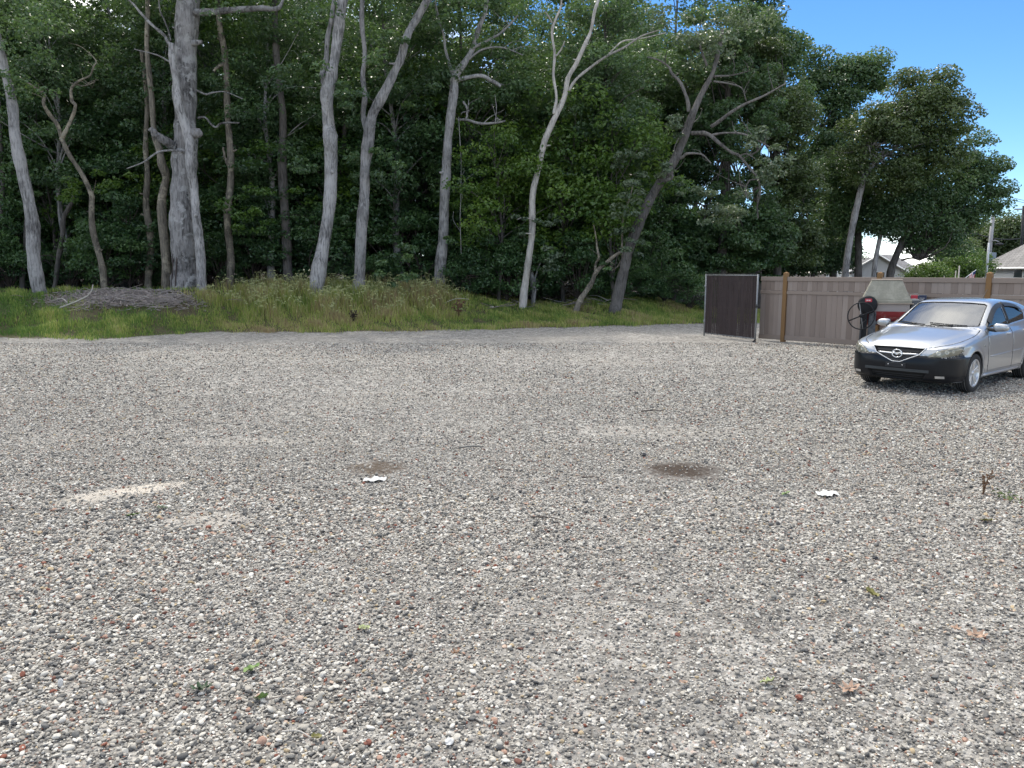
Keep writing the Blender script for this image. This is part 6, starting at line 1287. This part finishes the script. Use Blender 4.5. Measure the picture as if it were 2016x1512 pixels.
# fallen leaves: lobed outlines, curled
def leaf_obj(u, v, wpx, mat, label, rz, lobes=5, curl=0.25, deep=0.45, group=None, ratio=0.7):
    p = gpx(u, v); L = wpx * p[1] / F; r2 = np.random.default_rng(int(u * 3 + v)); n = 40; pts = []
    for k in range(n):
        a = 2 * math.pi * k / n; prof = 1 - deep * (0.5 - 0.5 * math.cos(a * lobes * 1.0)) * (0.4 + 0.6 * abs(math.sin(a))); x = math.cos(a) * 0.5 * prof; y = math.sin(a) * 0.5 * ratio * prof; pts.append((x, y))
    V = []; rings = (0.0, 0.35, 0.7, 1.0)
    for q in rings[1:]:
        for (x, y) in pts: xx, yy = x * q, y * q; V.append((xx * L, yy * L, L * (curl * (yy * 2) ** 2 + 0.35 * curl * (xx * 2) ** 2 + 0.05 * math.sin(xx * 17 + yy * 9 + u))))
    V.append((0, 0, 0)); c = len(V) - 1; Fc = [(c, k, (k + 1) % n) for k in range(n)]
    for j in range(2): Fc += [(j * n + k, (j + 1) * n + k, (j + 1) * n + (k + 1) % n, j * n + (k + 1) % n) for k in range(n)]
    e = empty('fallen_leaf', (p[0], p[1], 0.022), rz); e.rotation_euler = (r2.normal(0, 0.22), r2.normal(0, 0.22), rz)
    o = link('blade', mk_mesh('blade', V, Fc, True), mat, e)
    b = MB(); b.tube([(-L * 0.02 + L * 0.35, 0, L * 0.03), (L * 0.1, 0, 0.003), (-L * 0.5, 0, L * 0.04), (-L * 0.8, L * 0.05, 0.0)], 0.0016 + L * 0.008, 5); b.build('stalk', M['twig'], e, True)
    return tag(e, label, 'leaf', group)
def lm(name, a, c2):
    m = NT(name); n = m.noise(m.coord(), 35, 5, 0.65); return m.done(m.pbr(m.mix(n, a, c2), 0.55, spec=0.4))
Lg, Ld, Lo, Lb, Lp, Ly = lm('fresh green leaf', (0.09, 0.17, 0.035), (0.20, 0.30, 0.09)), lm('dark green leaf', (0.012, 0.035, 0.014), (0.035, 0.08, 0.03)), lm('olive leaf', (0.13, 0.12, 0.03), (0.27, 0.25, 0.08)), lm('brown leaf', (0.16, 0.085, 0.045), (0.32, 0.19, 0.12)), lm('tan curled leaf', (0.30, 0.19, 0.13), (0.48, 0.33, 0.24)), lm('pale green leaf', (0.22, 0.28, 0.10), (0.34, 0.38, 0.18))
leaf_obj(496, 1326, 38, Lg, 'fresh green leaf above the green leaf with the long twig', 0.4, 3, 0.35, 0.2); leaf_obj(516, 1383, 36, Lg, 'green leaf with upturned tip at the end of a long twig', 0.9, 3, 0.4, 0.15); leaf_obj(396, 1364, 46, Ld, 'dark green curled oak leaf among the pebbles', 0.5, 7, 0.4, 0.6)
leaf_obj(717, 1243, 26, Ly, 'small pale green leaf lying flat, far from other leaves', 0.1, 3, 0.2, 0.2); leaf_obj(1511, 1351, 36, Ly, 'pale green lobed leaf beside the pinkish brown oak leaf', 2.4, 5, 0.35, 0.35); leaf_obj(1672, 1364, 52, Lp, 'large pinkish brown oak leaf, deeply lobed', 0.3, 7, 0.25, 0.65)
leaf_obj(1714, 1175, 30, Lo, 'olive brown folded leaf alone on the gravel', -0.5, 3, 0.5, 0.1); leaf_obj(262, 1019, 28, Lg, 'flat green leaf by the sandy patch', 0.3, 3, 0.2, 0.15); leaf_obj(318, 1005, 24, Ld, 'dark green leaf with a black stone beside it, by the sandy patch', 0.2, 3, 0.25, 0.2)
leaf_obj(1547, 976, 20, Lg, 'small green leaf left of the torn paper scrap', 0.1, 3, 0.2, 0.2); leaf_obj(897, 1293, 26, Lb, 'small rusty brown leaf standing on edge', 1.0, 5, 0.6, 0.5); leaf_obj(1882, 1246, 24, Lp, 'tan curled leaf, upper of a close pair', 2.0, 5, 0.6, 0.4); leaf_obj(1922, 1258, 42, Lp, 'tan lobed leaf, lower of a close pair', -0.5, 7, 0.4, 0.6)
leaf_obj(622, 1462, 27, Lo, 'olive and brown leaf with a pale splinter beside it', 0.9, 3, 0.5, 0.1); leaf_obj(1942, 1030, 28, Lo, 'dull green leaf below the creeping withered weed', 0.1, 5, 0.3, 0.3); leaf_obj(1345, 1352, 22, Lp, 'small pale tan leaf on the pebbles', 0.6, 3, 0.3, 0.2); leaf_obj(1175, 1160 + 0, 18, Lb, 'tiny brown leaf fragment alone on the pebbles', 0.2, 3, 0.4, 0.3)
# paper scraps
def paper(u, v, wpx, hpx, label, seed):
    p = gpx(u, v); w = 0.82 * wpx * p[1] / F; d = abs(gpx(u, v - hpx)[1] - gpx(u, v + hpx)[1]) * 0.8; r2 = np.random.default_rng(seed); nu, nv = 16, 9; V = []
    edge0, edge1 = r2.uniform(0.6, 1, nu + 1), r2.uniform(0.6, 1, nu + 1)
    for i in range(nu + 1):
        for j in range(nv + 1):
            a = (i / nu - 0.5) * 2; c = (j / nv - 0.5) * 2; c = c * (edge0[i] if c < 0 else edge1[i]) * (1 - 0.55 * a * a)
            V.append((a * w / 2, c * d / 2 + 0.12 * d * math.sin(a * 3), 0.020 + 0.009 * r2.uniform(0, 1) + 0.007 * math.sin(a * 7 + c * 2)))
    o = link('paper_scrap', mk_mesh('paper_scrap', V, [(i * (nv + 1) + j, (i + 1) * (nv + 1) + j, (i + 1) * (nv + 1) + j + 1, i * (nv + 1) + j + 1) for i in range(nu) for j in range(nv)]), M['paper']); o.location = (p[0], p[1], 0); tag(o, label, 'paper')
M['paper'] = plain('soiled white paper', (0.62, 0.62, 0.61), 0.8, var=0.15, scale=20)
paper(738, 948, 56, 6, 'crumpled white paper scrap below the smaller dirt patch', 1); paper(1628, 976, 52, 8, 'torn white paper scrap on the bare gravel beside a small green leaf', 2); paper(1684, 1249, 13, 6, 'tiny white chip of paper on the pebbles', 3)
# twigs, scraps and odd stones
def twig(u0, v0, u1, v1, wpx, mat, label, cat='twig', nm='fallen_twig'):
    a, c = gpx(u0, v0), gpx(u1, v1); r_ = wpx * a[1] / F / 2 * 0.72; o = (a + c) / 2; md = o * 0 + rg.normal(size=3) * np.linalg.norm(a - c) * 0.05; md[2] = 0.01
    b = MB(); b.tube(crom([a - o + (0, 0, 0.026), md + (0, 0, 0.022), c - o + (0, 0, 0.028)], 4), np.linspace(r_, r_ * 0.6, 9), 6); ob = b.build(nm, mat, None, True); ob.location = tuple(o); tag(ob, label, cat)
TW, TP, TD = M['twig'], M['twig_pale'], M['twig_dark']
twig(904, 886, 952, 884, 5, plain('grey metal strip', (0.12, 0.125, 0.12), 0.5), 'dark grey strip lying flat above the smaller dirt patch', 'strip', 'metal_strip')
twig(975, 929, 1006, 931, 3, TD, 'short thin twig right of the smaller dirt patch'); twig(522, 1388, 640, 1370, 4, TW, 'long thin brown twig trailing from a green leaf'); twig(1045, 1024, 1108, 1031, 4, TD, 'dark twig on the gravel below the two dirt patches'); twig(1016, 1238, 1052, 1242, 6, TP, 'pale grey stick among the pebbles')
twig(556, 1451, 615, 1466, 6, TP, 'pale flat splinter beside the olive leaf'); twig(666, 1462, 678, 1492, 7, TP, 'short pale stick standing out of the pebbles'); twig(700, 1396, 742, 1400, 3, TD, 'thin dark twig on the pebbles right of the long twig'); twig(1145, 945, 1180, 946, 4, TD, 'dark reddish twig between the two dirt patches'); twig(1262, 813, 1306, 812, 4, TD, 'thin dark twig on the far gravel'); twig(1215, 1190, 1300, 1196, 3, TW, 'long faint twig across the pebbles'); twig(240, 1468, 300, 1456, 3, TD, 'thin dark twig near the bottom edge of the pebbles')
def scrap(u, v, wpx, hpx, mat, label, cat, nm, seed):
    p = gpx(u, v); w = wpx * p[1] / F; h = 0.8 * hpx * p[1] / F; w *= 0.9; r2 = np.random.default_rng(seed); V = []; nu, nv = 10, 7
    for j in range(nv):
        t = -math.pi / 2 + math.pi * j / (nv - 1)
        for i in range(nu):
            a = 2 * math.pi * i / nu; k = r2.uniform(0.5, 1.1); V.append((math.cos(t) * math.cos(a) * w / 2 * k, math.cos(t) * math.sin(a) * w / 2 * k, h * 0.42 + math.sin(t) * h / 2 * r2.uniform(0.8, 1.1)))
    o = link(nm, mk_mesh(nm, V, [(j * nu + i, j * nu + (i + 1) % nu, (j + 1) * nu + (i + 1) % nu, (j + 1) * nu + i) for j in range(nv - 1) for i in range(nu)]), mat); o.location = tuple(p); o.rotation_euler = (0, 0, r2.uniform(0, 6)); tag(o, label, cat)
BK = plain('black rubber scrap', (0.012, 0.013, 0.018), 0.5); BRK = plain('red brick fragment', (0.22, 0.085, 0.06), 0.9, var=0.4, scale=40)
scrap(1266, 898, 16, 10, BK, 'crumpled black scrap just above the larger dirt patch', 'scrap', 'black_scrap', 1); scrap(1253, 775, 12, 6, BK, 'small black scrap far out on the gravel', 'scrap', 'black_scrap', 2); scrap(1388, 912, 14, 4, BK, 'flat black scrap on the upper edge of the larger dirt patch', 'scrap', 'black_scrap', 3); scrap(1722, 1100, 18, 9, BK, 'black and white scrap on the gravel above the olive folded leaf', 'scrap', 'black_scrap', 4)
scrap(716, 953, 10, 7, BRK, 'brown red stone at the end of the crumpled paper', 'stone', 'brick_fragment', 5); scrap(1543, 1107, 11, 9, BRK, 'bright red stone alone on the gravel', 'stone', 'brick_fragment', 6); scrap(725, 1466, 22, 16, BRK, 'orange red brick fragment near the olive leaf', 'stone', 'brick_fragment', 7); scrap(545, 1494, 15, 16, BRK, 'dark red brick fragment left of the pale splinter', 'stone', 'brick_fragment', 8); scrap(1573, 1377, 20, 15, BRK, 'rust red brick fragment beside the large pinkish oak leaf', 'stone', 'brick_fragment', 9)
WS = plain('white quartz stone', (0.60, 0.59, 0.57), 0.7, var=0.15, scale=30)
scrap(884, 1465, 30, 20, WS, 'large white quartz stone on the pebbles', 'stone', 'quartz_stone', 10); scrap(1282, 1486, 22, 16, WS, 'white quartz stone near the bottom edge of the pebbles', 'stone', 'quartz_stone', 11); scrap(592, 1405, 20, 18, WS, 'angular white stone beside the long brown twig', 'stone', 'quartz_stone', 12); scrap(120, 1352, 14, 26, WS, 'tall narrow white stone standing on end', 'stone', 'quartz_stone', 13); scrap(1265, 1388, 16, 18, WS, 'white stone leaning among grey pebbles', 'stone', 'quartz_stone', 14)
